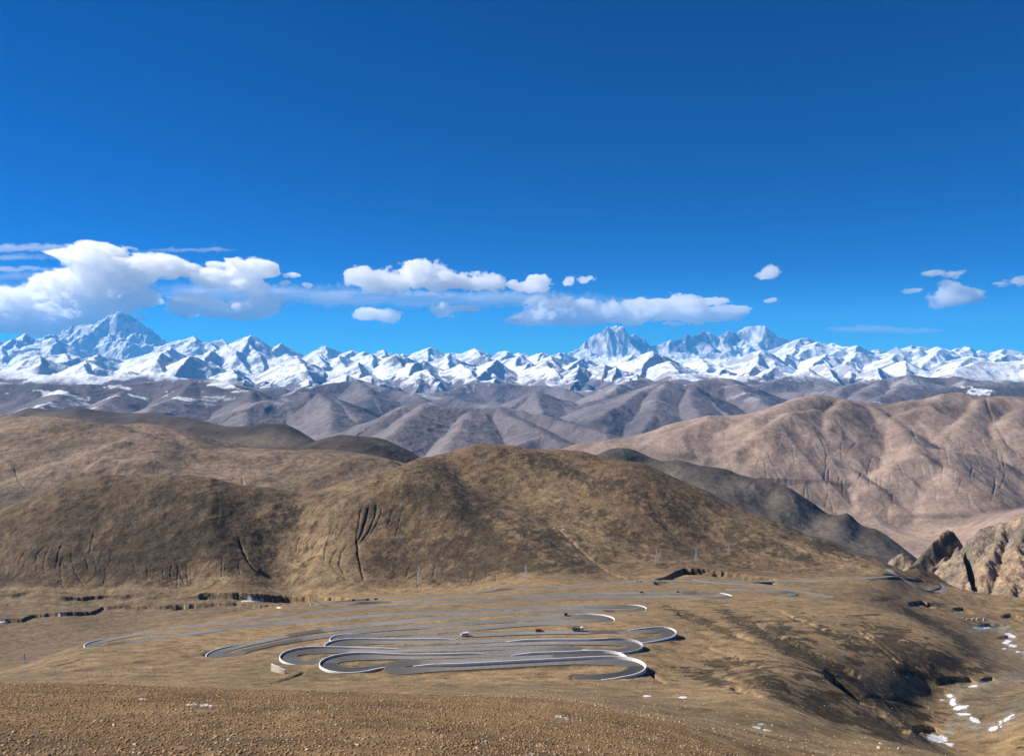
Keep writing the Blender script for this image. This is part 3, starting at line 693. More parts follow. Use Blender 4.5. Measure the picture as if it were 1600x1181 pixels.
# near ground and central hill
GOLD = (.335, .232, .128); TAN = (.262, .188, .112); BROWN = (.190, .130, .080); SCRUB = (.078, .060, .040); PALE = (.38, .275, .165); GREEN = (.17, .135, .075); GREY = (.20, .165, .125)
r0, r1 = 0, rowrange(0, 2700)[1]
x, y, px, py = X[r0:r1], Yg[r0:r1], PX[r0:r1], PY[r0:r1]
c = np.empty(x.shape + (3,), np.float32); c[:] = GOLD
n1 = fbm(x, y, 90, 6, 101); n2 = fbm(x, y, 18, 6, 102, .6); n3 = fbm(x, y * .35, 260, 6, 103)
c = mix(c, TAN, sstep(-.25, .45, n1 + .5 * n2))
wv = n1 * 5 + n2 * 3
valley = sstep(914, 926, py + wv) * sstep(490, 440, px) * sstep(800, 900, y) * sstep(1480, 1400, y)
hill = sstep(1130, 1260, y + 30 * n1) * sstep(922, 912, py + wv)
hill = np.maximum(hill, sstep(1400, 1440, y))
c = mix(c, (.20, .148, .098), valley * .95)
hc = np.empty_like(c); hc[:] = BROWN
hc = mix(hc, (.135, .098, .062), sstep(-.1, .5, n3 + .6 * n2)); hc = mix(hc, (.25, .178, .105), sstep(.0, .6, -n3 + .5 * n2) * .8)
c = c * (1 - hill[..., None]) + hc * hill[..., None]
gold_h = blobs(px, py, [(470,860,55,60,.9,20),(430,800,40,22,.5),(500,900,90,14,.6),(330,905,120,8,.7),(60,925,130,6,.8),(900,830,70,22,.45,30),(880,790,60,18,.35,30),(1290,868,60,9,.9,8),(1240,855,70,8,.6,6),(1330,885,60,7,.6,6),(620,745,60,8,.4),(230,740,60,6,.4),(520,762,60,8,.4),(1060,800,90,14,.3,20),(700,850,60,10,.35,-8),(1000,880,120,18,.25,6)])
c = mix(c, PALE, np.clip(gold_h * hill * (0.75 + .8 * n2), 0, .8))
scr_h = blobs(px, py, [(250,850,100,50,1.05,-8),(330,845,55,35,1.1,30),(200,885,120,28,.95),(120,870,70,26,.6),(335,790,45,14,1.1,20),(270,775,60,8,.75,8),(410,778,40,14,.95,-10),(450,810,28,22,.8),(700,790,90,26,.9,16),(760,840,80,40,1.0,25),(690,855,70,22,.8),(800,880,90,28,.95,10),(860,860,60,24,.8,30),(610,800,40,22,.65),
   (640,880,70,22,.75),(740,895,70,14,.9),(700,745,40,10,.4,20),(900,740,120,14,.7,20),(820,712,60,12,.6,10),(1050,800,160,20,.6,22),(1180,840,100,16,.6,18),(1240,868,40,9,.9,8),(1100,860,90,22,.45,12),(960,830,80,18,.4,25),(1290,855,60,10,.7,14),(40,905,40,10,.9),(80,915,40,8,.7),(560,820,30,25,.4),(980,770,80,18,.45,20),(1030,806,30,5,.9,10),(600,850,30,30,.3)])
tex = fbm(x, y * .5, 26, 6, 104, .62); tex2 = fbm(x * .8 - y * .4, y * .5, 9, 4, 105, .6)
tex3 = fbm(x, y * .6, 4.5, 3, 114, .6)
sc = np.clip(scr_h * 1.35 + tex * 1.1 + tex2 * .9 + tex3 * .6 - .14, 0, 1) * hill
sc = .55 * sstep(.15, .7, sc) + .45 * sc
c = mix(c, SCRUB, np.clip(sc, 0, .9))
# trail lines on the hill
for pts in ([(225,750),(226,765),(212,778),(210,790)], [(860,815),(905,850),(945,882),(975,902)], [(580,840),(640,838),(680,825),(690,805)], [(1215,815),(1225,830),(1218,850),(1222,880)], [(560,770),(600,756),(625,752),(680,765)], [(1195,815),(1240,822),(1270,830)]):
    d = line_d(px, py, pts)
    c = mix(c, PALE, np.exp(-(d / 1.5) ** 2) * hill * .45 * (.6 + .6 * n2))
# spur, its scrubby right flank and the slope below
spur = (1 - hill) * (1 - valley) * (py > 905)
c = mix(c, GREEN, spur * blobs(px, py, [(480,1055,150,14,.7,-6),(420,1045,90,14,.8,-14),(250,1055,120,10,.3),(1150,1120,180,16,.6,8),(1330,1150,130,12,.6,14),(1000,1095,160,10,.5,6),(700,1070,200,8,.4),(1060,965,60,12,.4,25),(1200,1000,60,20,.3,30)]))
scr_s = blobs(px, py, [(1180,985,90,11,.95,30),(1260,1020,100,13,1.1,32),(1320,1060,90,14,.8,35),(1090,968,55,7,.9,22),(1130,985,45,7,.8,24),(1380,985,60,20,.75,18),(1400,1010,80,24,1.0,18),(1470,1030,60,14,.9,25),(1340,1010,40,26,.7,40),(1290,985,60,12,.75,25),(1440,965,60,8,.8,25),(1500,1000,40,10,.8,35),
   (1120,1065,70,10,.85,18),(1210,1070,70,22,.9,30),(1290,1100,70,26,1.0,35),(1370,1135,60,24,1.0,35),(1150,1055,60,10,.75,25),(1250,1060,50,18,.6,40),(1100,1052,50,7,.6,10),(1230,945,40,6,.35,10),(1450,1055,60,8,.6,10),(1440,1120,30,10,.6),(1400,1090,60,8,.4,20),(1235,985,50,9,.7,28),(1520,1045,60,7,.7),(1450,945,40,5,.7),(1380,935,24,5,.6)])
xr, yr = x * .80 + y * .6, -x * .6 + y * .8
texs = fbm(xr * .35, yr, 9, 6, 106, .62); texf = fbm(x, y, 3.4, 3, 108, .6)
s_edge = np.clip(scr_s * 1.7 + texs * 1.3 + texf * .8 - .42, 0, 1) * spur * (py < 1175)
# the clearer smooth slope at the lower right stays open
openw = sstep(0, 10, py - np.interp(px, [1000, 1190, 1250, 1300, 1400, 1480], [1070, 1085, 1110, 1133, 1160, 1181]))
s_edge = s_edge * (1 - openw * (y < 300))
s_edge = sstep(.12, .62, s_edge)
c = mix(c, (.048, .040, .027), np.clip(s_edge, 0, .93))
c = mix(c, SCRUB, np.clip(fbm(xr * .3, yr, 14, 5, 107, .6) * 2.2 - .75, 0, .55) * spur * (px > 380))
c = mix(c, PALE, np.clip(fbm(x, y, 5, 4, 109, .7) * 2.2 - .75, 0, .7) * spur * .6)
c = mix(c, (.135, .122, .098), spur * blobs(px, py, [(1545,1082,50,10,.8,-14),(1585,1105,50,20,.9),(1560,1125,30,8,.7,-30)]))
c = mix(c, GREY, spur * blobs(px, py, [(1520,1100,20,10,.6),(1530,1140,50,10,.5),(1590,1030,50,30,.5),(968,1020,34,8,.9,6),(1560,990,60,22,.4)]))
sp1 = fbm(x * .5, y, 7, 5, 115, .68); sp2 = fbm(x, y, 2.2, 3, 116, .6)
c = mix(c, (.13, .092, .058), np.clip(sp1 * 1.6 + sp2 * .5 - .12, 0, .75) * (1 - hill))
c = mix(c, (.30, .215, .125), np.clip(-sp1 * 1.5 + sp2 * .4 - .25, 0, .6) * (1 - hill))
# foreground: gravelly brow
fg = sstep(0, 1, (150 - y) / 25) * 1.0
c = mix(c, (.25, .155, .072), fg * .8)
c = mix(c, (.13, .085, .050), fg * sstep(-.1, .5, fbm(x, y, 14, 5, 110, .6) + .25 * sstep(75, 55, y)))
c = mix(c, (.33, .225, .12), fg * sstep(.15, .55, fbm(x, y, 6, 5, 111, .65)) * .7)
# tracks and pale wheel marks below the bends
for pts, wd, s in ([(780,1072),(860,1076),(940,1082)], 1.6, .5), ([(1090,1120),(1150,1135),(1220,1150)], 1.5, .5), ([(250,976),(215,985),(160,990)], .8, -.6), ([(100,975),(160,966),(220,958),(330,950)], .8, -.6), ([(120,985),(200,975),(330,962)], .8, -.6), ([(1190,1088),(1250,1112),(1300,1136),(1400,1162),(1480,1181)], 2.2, .7), ([(1340,890),(1380,899)], 1, .5):
    d = line_d(px, py, pts)
    c = mix(c, PALE if s > 0 else (.09, .07, .05), np.exp(-(d / wd) ** 2) * abs(s) * (.7 + .5 * n2))
# gravelly cut and fill beside the road, then painted shade along its edge
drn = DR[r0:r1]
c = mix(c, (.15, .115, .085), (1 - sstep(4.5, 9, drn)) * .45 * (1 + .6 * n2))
c = mix(c, (.060, .048, .038), sstep(2.2, 2.9, drn) * (1 - sstep(3.4, 4.6, drn)) * .65)  # dark line stands in for the shadow of a roadside ditch
# ice and old snow in the stream bed and hollows
wob = fbm(px, py * 2, 9, 5, 112, .7); sp2_ = fbm(x, y, 2.2, 3, 117, .6)
for pts, wd in ([(1470,1160),(1478,1148),(1488,1128),(1508,1114),(1497,1102),(1484,1090),(1496,1077),(1530,1069),(1575,1060),(1620,1056)], 6), ([(1520,984),(1556,978),(1582,992),(1574,1004),(1590,1014),(1604,1026)], 6), ([(1500,1128),(1530,1136),(1560,1132),(1582,1118)], 6):
    d = line_d(px + fbm(px, py * 2, 12, 4, 118, .6) * 9, py, pts)
    bed = np.exp(-(d / wd) ** 2) * (y > 350) * (y < 1300)
    c = mix(c, (.24, .21, .165), bed * .8); c = mix(c, (.40, .38, .35), np.clip(bed * (.1 + 1.6 * fbm(x, y, 5, 4, 119, .7)), 0, .8))
ice_s = blobs(px, py, [(1464,1153,17,6,1,10),(1482,1162,9,3,.9,10),(1452,1150,6,2,.8),(1489,1097,7,9,1,-25),(1499,1105,13,5,1,-6),(1484,1087,6,4,1,20),(1472,1093,4,2,.8),(1506,1115,16,2,1,3),(1522,1124,9,3.5,1,28),(1518,1072,9,1.6,1,-8),(1553,1137,9,3.5,.8,-25),(1563,1130,6,6,.6),(1576,1121,10,3,.65,-35),(1533,980,11,2,1),(1554,976.5,6,2,1),(1579,992,9,2.6,1,22),(1572,1003,8,3,.9,-16),(1583,1009,9,2.4,.95,8),(1590,1018,5,1.8,.8),(1568,1013,4,1.5,.8),
   (98,960.5,9,1.6,1),(398,938.5,24,1.1,1),(8,971,11,1.5,1),(292,948,7,1.3,1),(435,949,4,1.3,1)])
ice_f = blobs(px, py, [(298,1100,12,2.4,1),(322,1102,12,2.6,1,5),(325,1094,6,1.3,.9),(222,1091.5,8,1.4,.9),(872,1119,6,2.2,1),(885,1121,5,2.2,1),(831,1177,6,2,1),(1182,1136,7,2,1,10),(1198,1140,9,2,.9,10),(1190,1131,6,1.4,.8),(1066,1089,7,1.8,1),(1010,1087,9,1.2,.9)])
ice = sstep(.38, .68, np.maximum(ice_s * 1.12, ice_f) + wob * .75 + .12 * sp2_) * (y > 60) * (np.maximum(ice_s, ice_f) > .22)
c = mix(c, (.66, .68, .71), np.clip(ice, 0, 1) * .92)
c *= np.where(ice[..., None] > .4, 1, np.array([.77, .75, .69])).astype(np.float32)
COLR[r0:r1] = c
ICEM = ice
del c, hc
# middle hills
def paint(y0, y1, lids, fn):
    r0, r1 = rowrange(y0, y1)
    m = np.isin(LAYER[r0:r1], lids)
    if not m.any(): return
    x, y, px, py, z = X[r0:r1][m], Yg[r0:r1][m], PX[r0:r1][m], PY[r0:r1][m], Z[r0:r1][m]
    COLR[r0:r1][m] = fn(x, y, px, py, z) * np.array([.90, .85, .80], np.float32)
def full(x, col):
    c = np.empty(x.shape + (3,), np.float32); c[:] = col; return c
def p_left(x, y, px, py, z):
    c = full(x, (.235, .178, .130)); n = fbm(x, y, 300, 7, 120, .55); s = fbm(x * .5, y * 2, 160, 6, 121, .6)
    c = mix(c, (.15, .112, .078), sstep(-.2, .5, n)); c = mix(c, (.33, .24, .16), sstep(.1, .6, s) * .5)
    dk = blobs(px, py, [(120,695,90,7,.8,-10),(200,672,80,5,.7,12),(40,690,60,10,.5),(230,728,60,6,1.0,4),(150,738,50,4,1.0,-18),(500,755,60,6,.4),(480,715,90,6,.4),(20,780,50,18,.9),(290,700,40,6,.5,20)])
    return mix(c, (.085, .072, .058), np.clip(dk * 1.1 + s * .5 - .25, 0, .8))
paint(1700, 4500, [1], p_left)
def p_mesa(x, y, px, py, z):
    c = full(x, (.085, .075, .070)); n = fbm(x, y, 260, 7, 122, .6)
    c = mix(c, (.045, .042, .042), sstep(-.3, .4, n)); return mix(c, (.17, .14, .11), np.clip(blobs(px, py, [(420,690,80,10,.8),(330,665,40,8,.4),(250,668,30,8,.4),(70,650,30,8,.7)]), 0, 1))
paint(2500, 7000, [2], p_mesa)
def p_knoll(x, y, px, py, z):
    c = full(x, (.080, .068, .058)); return mix(c, (.045, .040, .037), sstep(-.2, .4, fbm(x, y, 150, 6, 123, .6)))
paint(2500, 7000, [3], p_knoll)
def p_rr(x, y, px, py, z):
    c = full(x, (.155, .135, .112)); n = fbm(x, y, 260, 7, 124, .55)
    c = mix(c, (.10, .088, .075), sstep(-.3, .5, n))
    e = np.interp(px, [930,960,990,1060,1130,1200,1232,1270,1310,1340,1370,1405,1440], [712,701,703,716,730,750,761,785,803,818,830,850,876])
    return mix(c, (.060, .056, .052), np.clip((1 - sstep(6, 24, py - e)) + n * .4, 0, 1) * .7)  # shadow of the steep face below the crest, painted as a dark strip
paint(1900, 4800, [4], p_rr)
def p_rh(x, y, px, py, z):
    c = full(x, (.30, .235, .20)); n = fbm(x, y, 900, 8, 125, .5); n2 = fbm(x, y, 120, 5, 126, .6)
    c = mix(c, (.235, .185, .155), sstep(-.1, .45, n + .3 * n2)); 
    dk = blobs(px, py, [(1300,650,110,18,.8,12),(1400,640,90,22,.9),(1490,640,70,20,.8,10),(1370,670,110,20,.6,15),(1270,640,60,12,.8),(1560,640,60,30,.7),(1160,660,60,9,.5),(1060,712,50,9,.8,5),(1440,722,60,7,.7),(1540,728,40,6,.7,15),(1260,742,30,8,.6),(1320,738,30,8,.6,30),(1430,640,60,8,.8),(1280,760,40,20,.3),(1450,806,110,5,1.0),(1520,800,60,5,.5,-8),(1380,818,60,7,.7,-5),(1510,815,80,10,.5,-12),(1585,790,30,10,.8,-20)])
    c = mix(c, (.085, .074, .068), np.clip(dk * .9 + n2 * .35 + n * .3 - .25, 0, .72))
    c = mix(c, (.40, .30, .225), np.clip(blobs(px, py, [(1190,700,50,20,.6,-30),(1300,800,60,8,.8),(1380,800,90,7,.6),(1440,836,90,10,.8,-8),(1350,815,30,8,.6),(1200,640,40,6,.4),(1240,620,40,5,.5),(1560,770,60,15,.3),(1100,670,70,10,.4)]), 0, 1))
    e = sstep(0.75, 1.0, 0) 
    return c
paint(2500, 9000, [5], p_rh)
def p_crag(x, y, px, py, z):
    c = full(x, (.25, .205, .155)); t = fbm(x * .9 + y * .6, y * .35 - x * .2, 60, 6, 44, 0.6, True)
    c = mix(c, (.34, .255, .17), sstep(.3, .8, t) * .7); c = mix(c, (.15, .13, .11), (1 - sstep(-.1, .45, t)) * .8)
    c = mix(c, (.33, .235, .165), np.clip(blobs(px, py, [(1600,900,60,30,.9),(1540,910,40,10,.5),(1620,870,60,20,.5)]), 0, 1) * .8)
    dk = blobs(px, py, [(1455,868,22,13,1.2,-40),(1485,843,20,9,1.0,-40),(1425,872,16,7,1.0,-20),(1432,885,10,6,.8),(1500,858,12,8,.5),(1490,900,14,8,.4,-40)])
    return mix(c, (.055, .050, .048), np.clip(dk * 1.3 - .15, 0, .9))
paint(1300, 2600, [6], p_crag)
# far hills and snow
r0 = rowrange(6400, 8000)[0]
x, y, z, lay, px, py = X[r0:], Yg[r0:], Z[r0:], LAYER[r0:], PX[r0:], PY[r0:]
old = COLR[r0:].copy()
n = fbm(x, y, 2600, 8, 130, .55); nf = fbm(x, y, 700, 6, 131, .6)
c = np.empty(x.shape + (3,), np.float32); c[:] = (.165, .142, .150)  # purple-grey base carries the blue of distance haze in its colour
c = mix(c, (.088, .082, .098), sstep(-.15, .4, n + .3 * nf)); c = mix(c, (.225, .19, .18), sstep(.15, .6, -n + .3 * nf) * .7)
gz_y = np.gradient(z, axis=0) / np.maximum(np.gradient(y, axis=0), 1); gz_x = np.gradient(z, axis=1) / np.maximum(np.gradient(x, axis=1), 1)
slope = np.hypot(gz_x, gz_y)
fine = fbm(x, y, 500, 6, 132, .65)
h_snow = z + nf * 260 + fine * (200 + 420 * sstep(-500, -900, z))
# shaded, viewer-facing and right-facing ground keeps its snow longer
hold = np.clip(gz_x * -260 + gz_y * 60, -150, 220)
sn = sstep(-1040, -860, h_snow + hold * .6 - 60 * (px > 850) - 70 * np.exp(-((px - 680) / 120) ** 2) - 700 * (1 - sstep(15500, 23500, y)))
# thin patches on the brown hills in front
streak = sstep(.30, .40, fbm(x * .7, y * 1.5, 420, 6, 133, .68) + .25 * n) * sstep(-850, -350, z + 150 * n + 160 * (px < 300)) * (y > 9500)
left_dust = np.clip(blobs(px, py, [(60,588,120,7,.9),(230,583,110,6,.9),(640,610,90,9,.45,12),(1090,590,80,7,.4),(1300,590,120,6,.4),(1500,595,120,8,.4),(950,600,70,10,.4)]), 0, 1) * sstep(-.1, .35, fine + .3 * nf)
sn = np.clip(np.maximum(sn, np.maximum(streak * .9, left_dust * .8) * (y > 9500)), 0, 1)
# bare rock on the great walls: very steep or wind-scoured
rock = sstep(.62, .95, slope + .75 * fine + .2 * (gz_x < 0)) * sstep(20000, 26000, y) * .62
wall = blobs(px, py, [(940,530,45,16,1),(985,530,40,18,1),(1020,540,40,10,.9),(1080,530,40,16,.85),(1120,530,50,14,1),(1060,545,70,10,.7),(1195,525,24,12,.8,35),(1160,540,40,8,.5),(205,498,26,9,1),(235,512,22,10,.9,38),(190,515,36,12,.55),(1150,540,90,10,.5)]) * (y > 53000)
rock = np.maximum(rock, sstep(.16, .5, wall + .8 * fine - .1) * .93)
veins = sstep(.25, .6, fbm(x * 1.0, z * .7, 600, 6, 134, .6, True)) 
rock = rock * (1 - .5 * veins * (wall > .2))
sn = sn * (1 - rock)
c = mix(c, (.055, .055, .066), np.clip(rock, 0, 1) * (y > 21000))
c = mix(c, (.84, .86, .88), sn)
far = (lay >= 7) & (y > 6500)
COLR[r0:] = np.where(far[..., None], c, old)
rb = rowrange(2000, 6600)
mb = LAYER[rb[0]:rb[1]] == 9
COLR[rb[0]:rb[1]][mb] = (.25, .19, .145)
del c, old, n, nf, fine, sn, rock, wall, veins, h_snow, hold, streak, slope, gz_x, gz_y

# ------------------------------------------------------------------ meshes of the land
def nodes_mat(name):
    m = bpy.data.materials.new(name); m.use_nodes = True
    nt = m.node_tree; nt.nodes.clear()
    out = nt.nodes.new('ShaderNodeOutputMaterial')
    b = nt.nodes.new('ShaderNodeBsdfPrincipled')
    nt.links.new(b.outputs[0], out.inputs['Surface'])
    return m, nt, b, out
def land_mat(name, scale1, scale2, bump1, bump2, mottle=.35, rough=.95, squash=1.0):
    m, nt, b, out = nodes_mat(name)
    N = nt.nodes.new; Lk = nt.links.new
    at = N('ShaderNodeAttribute'); at.attribute_name = 'cover'
    tc = N('ShaderNodeNewGeometry')
    na = N('ShaderNodeTexNoise'); na.inputs['Scale'].default_value = 1 / scale1; na.inputs['Detail'].default_value = 8; na.inputs['Roughness'].default_value = .68
    nb = N('ShaderNodeTexNoise'); nb.inputs['Scale'].default_value = 1 / scale2; nb.inputs['Detail'].default_value = 6; nb.inputs['Roughness'].default_value = .7
    Lk(tc.outputs['Position'], na.inputs['Vector']); Lk(tc.outputs['Position'], nb.inputs['Vector'])
    ad = N('ShaderNodeMath'); ad.operation = 'ADD'; Lk(na.outputs['Fac'], ad.inputs[0]); Lk(nb.outputs['Fac'], ad.inputs[1])
    mr = N('ShaderNodeMapRange'); mr.inputs['From Min'].default_value = .80; mr.inputs['From Max'].default_value = 1.20
    mr.inputs['To Min'].default_value = 1 - mottle; mr.inputs['To Max'].default_value = 1 + mottle
    Lk(ad.outputs[0], mr.inputs['Value'])
    mx = N('ShaderNodeVectorMath'); mx.operation = 'SCALE'; Lk(at.outputs['Color'], mx.inputs[0]); Lk(mr.outputs[0], mx.inputs['Scale'])
    Lk(mx.outputs[0], b.inputs['Base Color'])
    b.inputs['Roughness'].default_value = rough
    b.inputs['Specular IOR Level'].default_value = .15
    b1 = N('ShaderNodeBump'); b1.inputs['Distance'].default_value = bump1; b1.inputs['Strength'].default_value = 1; Lk(na.outputs['Fac'], b1.inputs['Height'])
    b2 = N('ShaderNodeBump'); b2.inputs['Distance'].default_value = bump2; b2.inputs['Strength'].default_value = 1; Lk(nb.outputs['Fac'], b2.inputs['Height']); Lk(b1.outputs[0], b2.inputs['Normal'])
    Lk(b2.outputs[0], b.inputs['Normal'])
    return m
M_near = land_mat('earth_and_dry_grass', 9, 1.2, 1.3, .2, .45)
M_hill = land_mat('hillside_earth', 20, 4.5, 2.6, .9, .55)
M_mid = land_mat('barren_hillside', 120, 20, 8, 2.2, .30)
M_far = land_mat('far_hillside', 700, 160, 50, 14, .22)
M_snow = land_mat('snow_and_rock', 600, 140, 50, 12, .05, .7)

def build_land(name, mask, mat, label):
    """mask over quads (NR-1, NC-1)"""
    qr, qc = np.nonzero(mask)
    if len(qr) == 0: return
    i00 = qr * NC + qc
    quads = np.stack([i00, i00 + 1, i00 + NC + 1, i00 + NC], 1)
    used, inv = np.unique(quads, return_inverse=True)
    quads = inv.reshape(-1, 4).astype(np.int32)
    co = np.stack([X.ravel()[used], Yg.ravel()[used], Z.ravel()[used]], 1).astype(np.float32)
    me = bpy.data.meshes.new(name)
    me.vertices.add(len(co)); me.vertices.foreach_set('co', co.ravel())
    me.loops.add(quads.size); me.loops.foreach_set('vertex_index', quads.ravel())
    me.polygons.add(len(quads)); me.polygons.foreach_set('loop_start', np.arange(0, quads.size, 4, dtype=np.int32))
    me.polygons.foreach_set('loop_total', np.full(len(quads), 4, np.int32))
    me.polygons.foreach_set('use_smooth', np.ones(len(quads), bool))
    at = me.attributes.new('cover', 'FLOAT_COLOR', 'POINT')
    cc = np.ones((len(used), 4), np.float32); cc[:, :3] = COLR.reshape(-1, 3)[used]
    at.data.foreach_set('color', cc.ravel())
    me.update()
    me.materials.append(mat)
    o = bpy.data.objects.new(name, me); COL.objects.link(o)
    o['kind'] = 'structure'; o['label'] = label
    return o
LQ = LAYER[:-1, :-1].copy()
YQ = Yg[:-1, :-1]
LQ[(LQ == 9) & (YQ < 6600)] = 5
LQ[(LQ == 9) & (YQ < 21500)] = 7
LQ[LQ == 9] = 8
crest_hidden = (LQ == 0) & (YQ > 1170)
LQ[crest_hidden] = 10
build_land('ground', LQ == 0, M_near, 'golden brown spur and stony foreground slope around the winding road')
build_land('hill', LQ == 10, M_hill, 'broad rounded brown hill with dark scrub and gullies behind the switchbacks')
build_land('hill', LQ == 1, M_hill, 'smooth tan hills at the left behind the rounded brown hill')
build_land('hill', LQ == 2, M_mid, 'long dark flat-topped ridge at the left')
build_land('hill', LQ == 3, M_mid, 'small dark knoll left of the central hilltop')
build_land('hill', LQ == 4, M_mid, 'dark grey ridge running down to the right behind the central hill')
build_land('hill', LQ == 5, M_mid, 'large pinkish bare hills on the right with eroded gullies')
build_land('hill', LQ == 6, M_hill, 'folded grey and ochre crags at the right edge')
build_land('distant_hills', LQ == 7, M_far, 'hazy purple brown hills with thin snow streaks below the snow peaks')
build_land('mountains', LQ == 8, M_snow, 'snow-covered mountain range along the horizon')
print('land built', NR, NC)

# ------------------------------------------------------------------ helpers for built things
def simple_mat(name, col, rough=.8, var=0.15, scale=3.0, metal=0.0, bump=0.0, spec=.3):
    m, nt, b, out = nodes_mat(name)
    N = nt.nodes.new; Lk = nt.links.new
    tc = N('ShaderNodeTexCoord')
    no = N('ShaderNodeTexNoise'); no.inputs['Scale'].default_value = scale; no.inputs['Detail'].default_value = 6
    Lk(tc.outputs['Object'], no.inputs['Vector'])
    mr = N('ShaderNodeMapRange'); mr.inputs['From Min'].default_value = .3; mr.inputs['From Max'].default_value = .7
    mr.inputs['To Min'].default_value = 1 - var; mr.inputs['To Max'].default_value = 1 + var
    Lk(no.outputs['Fac'], mr.inputs['Value'])
    mx = N('ShaderNodeVectorMath'); mx.operation = 'SCALE'; mx.inputs[0].default_value = col[:3]; Lk(mr.outputs[0], mx.inputs['Scale'])
    Lk(mx.outputs[0], b.inputs['Base Color'])
    b.inputs['Roughness'].default_value = rough; b.inputs['Metallic'].default_value = metal
    b.inputs['Specular IOR Level'].default_value = spec
    if bump:
        bp = N('ShaderNodeBump'); bp.inputs['Distance'].default_value = bump; Lk(no.outputs['Fac'], bp.inputs['Height']); Lk(bp.outputs[0], b.inputs['Normal'])
    return m
class MB:
    def __init__(s): s.v = []; s.f = []; s.mi = []
    def add(s, v, f, mi=0):
        o = len(s.v); s.v += [tuple(p) for p in v]; s.f += [tuple(i + o for i in q) for q in f]; s.mi += [mi] * len(f)
    def box(s, c, d, mi=0, rz=0.0, taper=1.0, ty=None):
        x, y, z = d[0] / 2, d[1] / 2, d[2] / 2
        ty = taper if ty is None else ty
        P = [(-x, -y, -z), (x, -y, -z), (x, y, -z), (-x, y, -z), (-x * taper, -y * ty, z), (x * taper, -y * ty, z), (x * taper, y * ty, z), (-x * taper, y * ty, z)]
        ca, sa = math.cos(rz), math.sin(rz)
        P = [(c[0] + p[0] * ca - p[1] * sa, c[1] + p[0] * sa + p[1] * ca, c[2] + p[2]) for p in P]
        s.add(P, [(0, 3, 2, 1), (4, 5, 6, 7), (0, 1, 5, 4), (1, 2, 6, 5), (2, 3, 7, 6), (3, 0, 4, 7)], mi)
    def bar(s, a, b, w, mi=0):
        a, b = Vector(a), Vector(b); d = (b - a)
        if d.length < 1e-6: return
        d.normalize(); u = d.orthogonal().normalized(); v = d.cross(u)
        P = [a + u * w + v * w, a - u * w + v * w, a - u * w - v * w, a + u * w - v * w]
        P += [p + (b - a) for p in P]
        s.add(P, [(0, 1, 2, 3), (7, 6, 5, 4), (0, 4, 5, 1), (1, 5, 6, 2), (2, 6, 7, 3), (3, 7, 4, 0)], mi)
    def cyl(s, c, r, h, axis='z', n=14, mi=0, r2=None):
        r2 = r if r2 is None else r2
        P = []
        for k, (rad, q) in enumerate(((r, -h / 2), (r2, h / 2))):
            for i in range(n):
                t = 2 * math.pi * i / n; p = (rad * math.cos(t), rad * math.sin(t), q)
                if axis == 'y': p = (p[0], p[2], p[1])
                if axis == 'x': p = (p[2], p[0], p[1])
                P.append((c[0] + p[0], c[1] + p[1], c[2] + p[2]))
        F = [(i, (i + 1) % n, n + (i + 1) % n, n + i) for i in range(n)] + [tuple(range(n))[::-1], tuple(range(n, 2 * n))]
        s.add(P, F, mi)
    def build(s, name, mats, parent=None, smooth=False, bevel=0.0):
        me = bpy.data.meshes.new(name); me.from_pydata(s.v, [], s.f)
        for m in (mats if isinstance(mats, (list, tuple)) else [mats]): me.materials.append(m)
        for p, i in zip(me.polygons, s.mi): p.material_index = i; p.use_smooth = smooth
        me.update()
        o = bpy.data.objects.new(name, me); COL.objects.link(o)
        if parent: o.parent = parent
        if bevel:
            b = o.modifiers.new('bevel', 'BEVEL'); b.width = bevel; b.segments = 2
        return o
def thing(name, label, cat, loc=(0, 0, 0), rz=0.0, group=None):
    o = bpy.data.objects.new(name, None); COL.objects.link(o)
    o.location = loc; o.rotation_euler = (0, 0, rz); o.empty_display_size = .5
    o['label'] = label; o['category'] = cat
    if group: o['group'] = group
    return o
def tag(o, label, cat, group=None):
    o['label'] = label; o['category'] = cat
    if group: o['group'] = group
    return o
def copy_tree(o, parent=None):
    c = o.copy(); COL.objects.link(c); c.parent = parent
    for ch in [q for q in bpy.data.objects if q.parent == o]:
        copy_tree(ch, c)
    return c

# ------------------------------------------------------------------ road surface
def tangents(P):
    t = np.gradient(P[:, :2], axis=0); t /= np.maximum(np.hypot(t[:, 0], t[:, 1]), 1e-9)[:, None]
    return t, np.stack([-t[:, 1], t[:, 0]], 1)
def curvature(P):
    t, _ = tangents(P); a = np.unwrap(np.arctan2(t[:, 1], t[:, 0]))
    return gsmooth(np.gradient(a) / 2.0, 4)
M_asph, nt, bs, out = nodes_mat('weathered_asphalt')
at = nt.nodes.new('ShaderNodeAttribute'); at.attribute_name = 'tone'
no = nt.nodes.new('ShaderNodeTexNoise'); no.inputs['Scale'].default_value = .5; no.inputs['Detail'].default_value = 6
gp = nt.nodes.new('ShaderNodeNewGeometry'); nt.links.new(gp.outputs['Position'], no.inputs['Vector'])
mr = nt.nodes.new('ShaderNodeMapRange'); mr.inputs['From Min'].default_value = .3; mr.inputs['From Max'].default_value = .7; mr.inputs['To Min'].default_value = .85; mr.inputs['To Max'].default_value = 1.15
nt.links.new(no.outputs['Fac'], mr.inputs['Value'])
mx = nt.nodes.new('ShaderNodeVectorMath'); mx.operation = 'SCALE'; nt.links.new(at.outputs['Color'], mx.inputs[0]); nt.links.new(mr.outputs[0], mx.inputs['Scale'])
nt.links.new(mx.outputs[0], bs.inputs['Base Color']); bs.inputs['Roughness'].default_value = .85
M_paint = simple_mat('worn_white_road_paint', (.34, .33, .31), .7)
HALF = []
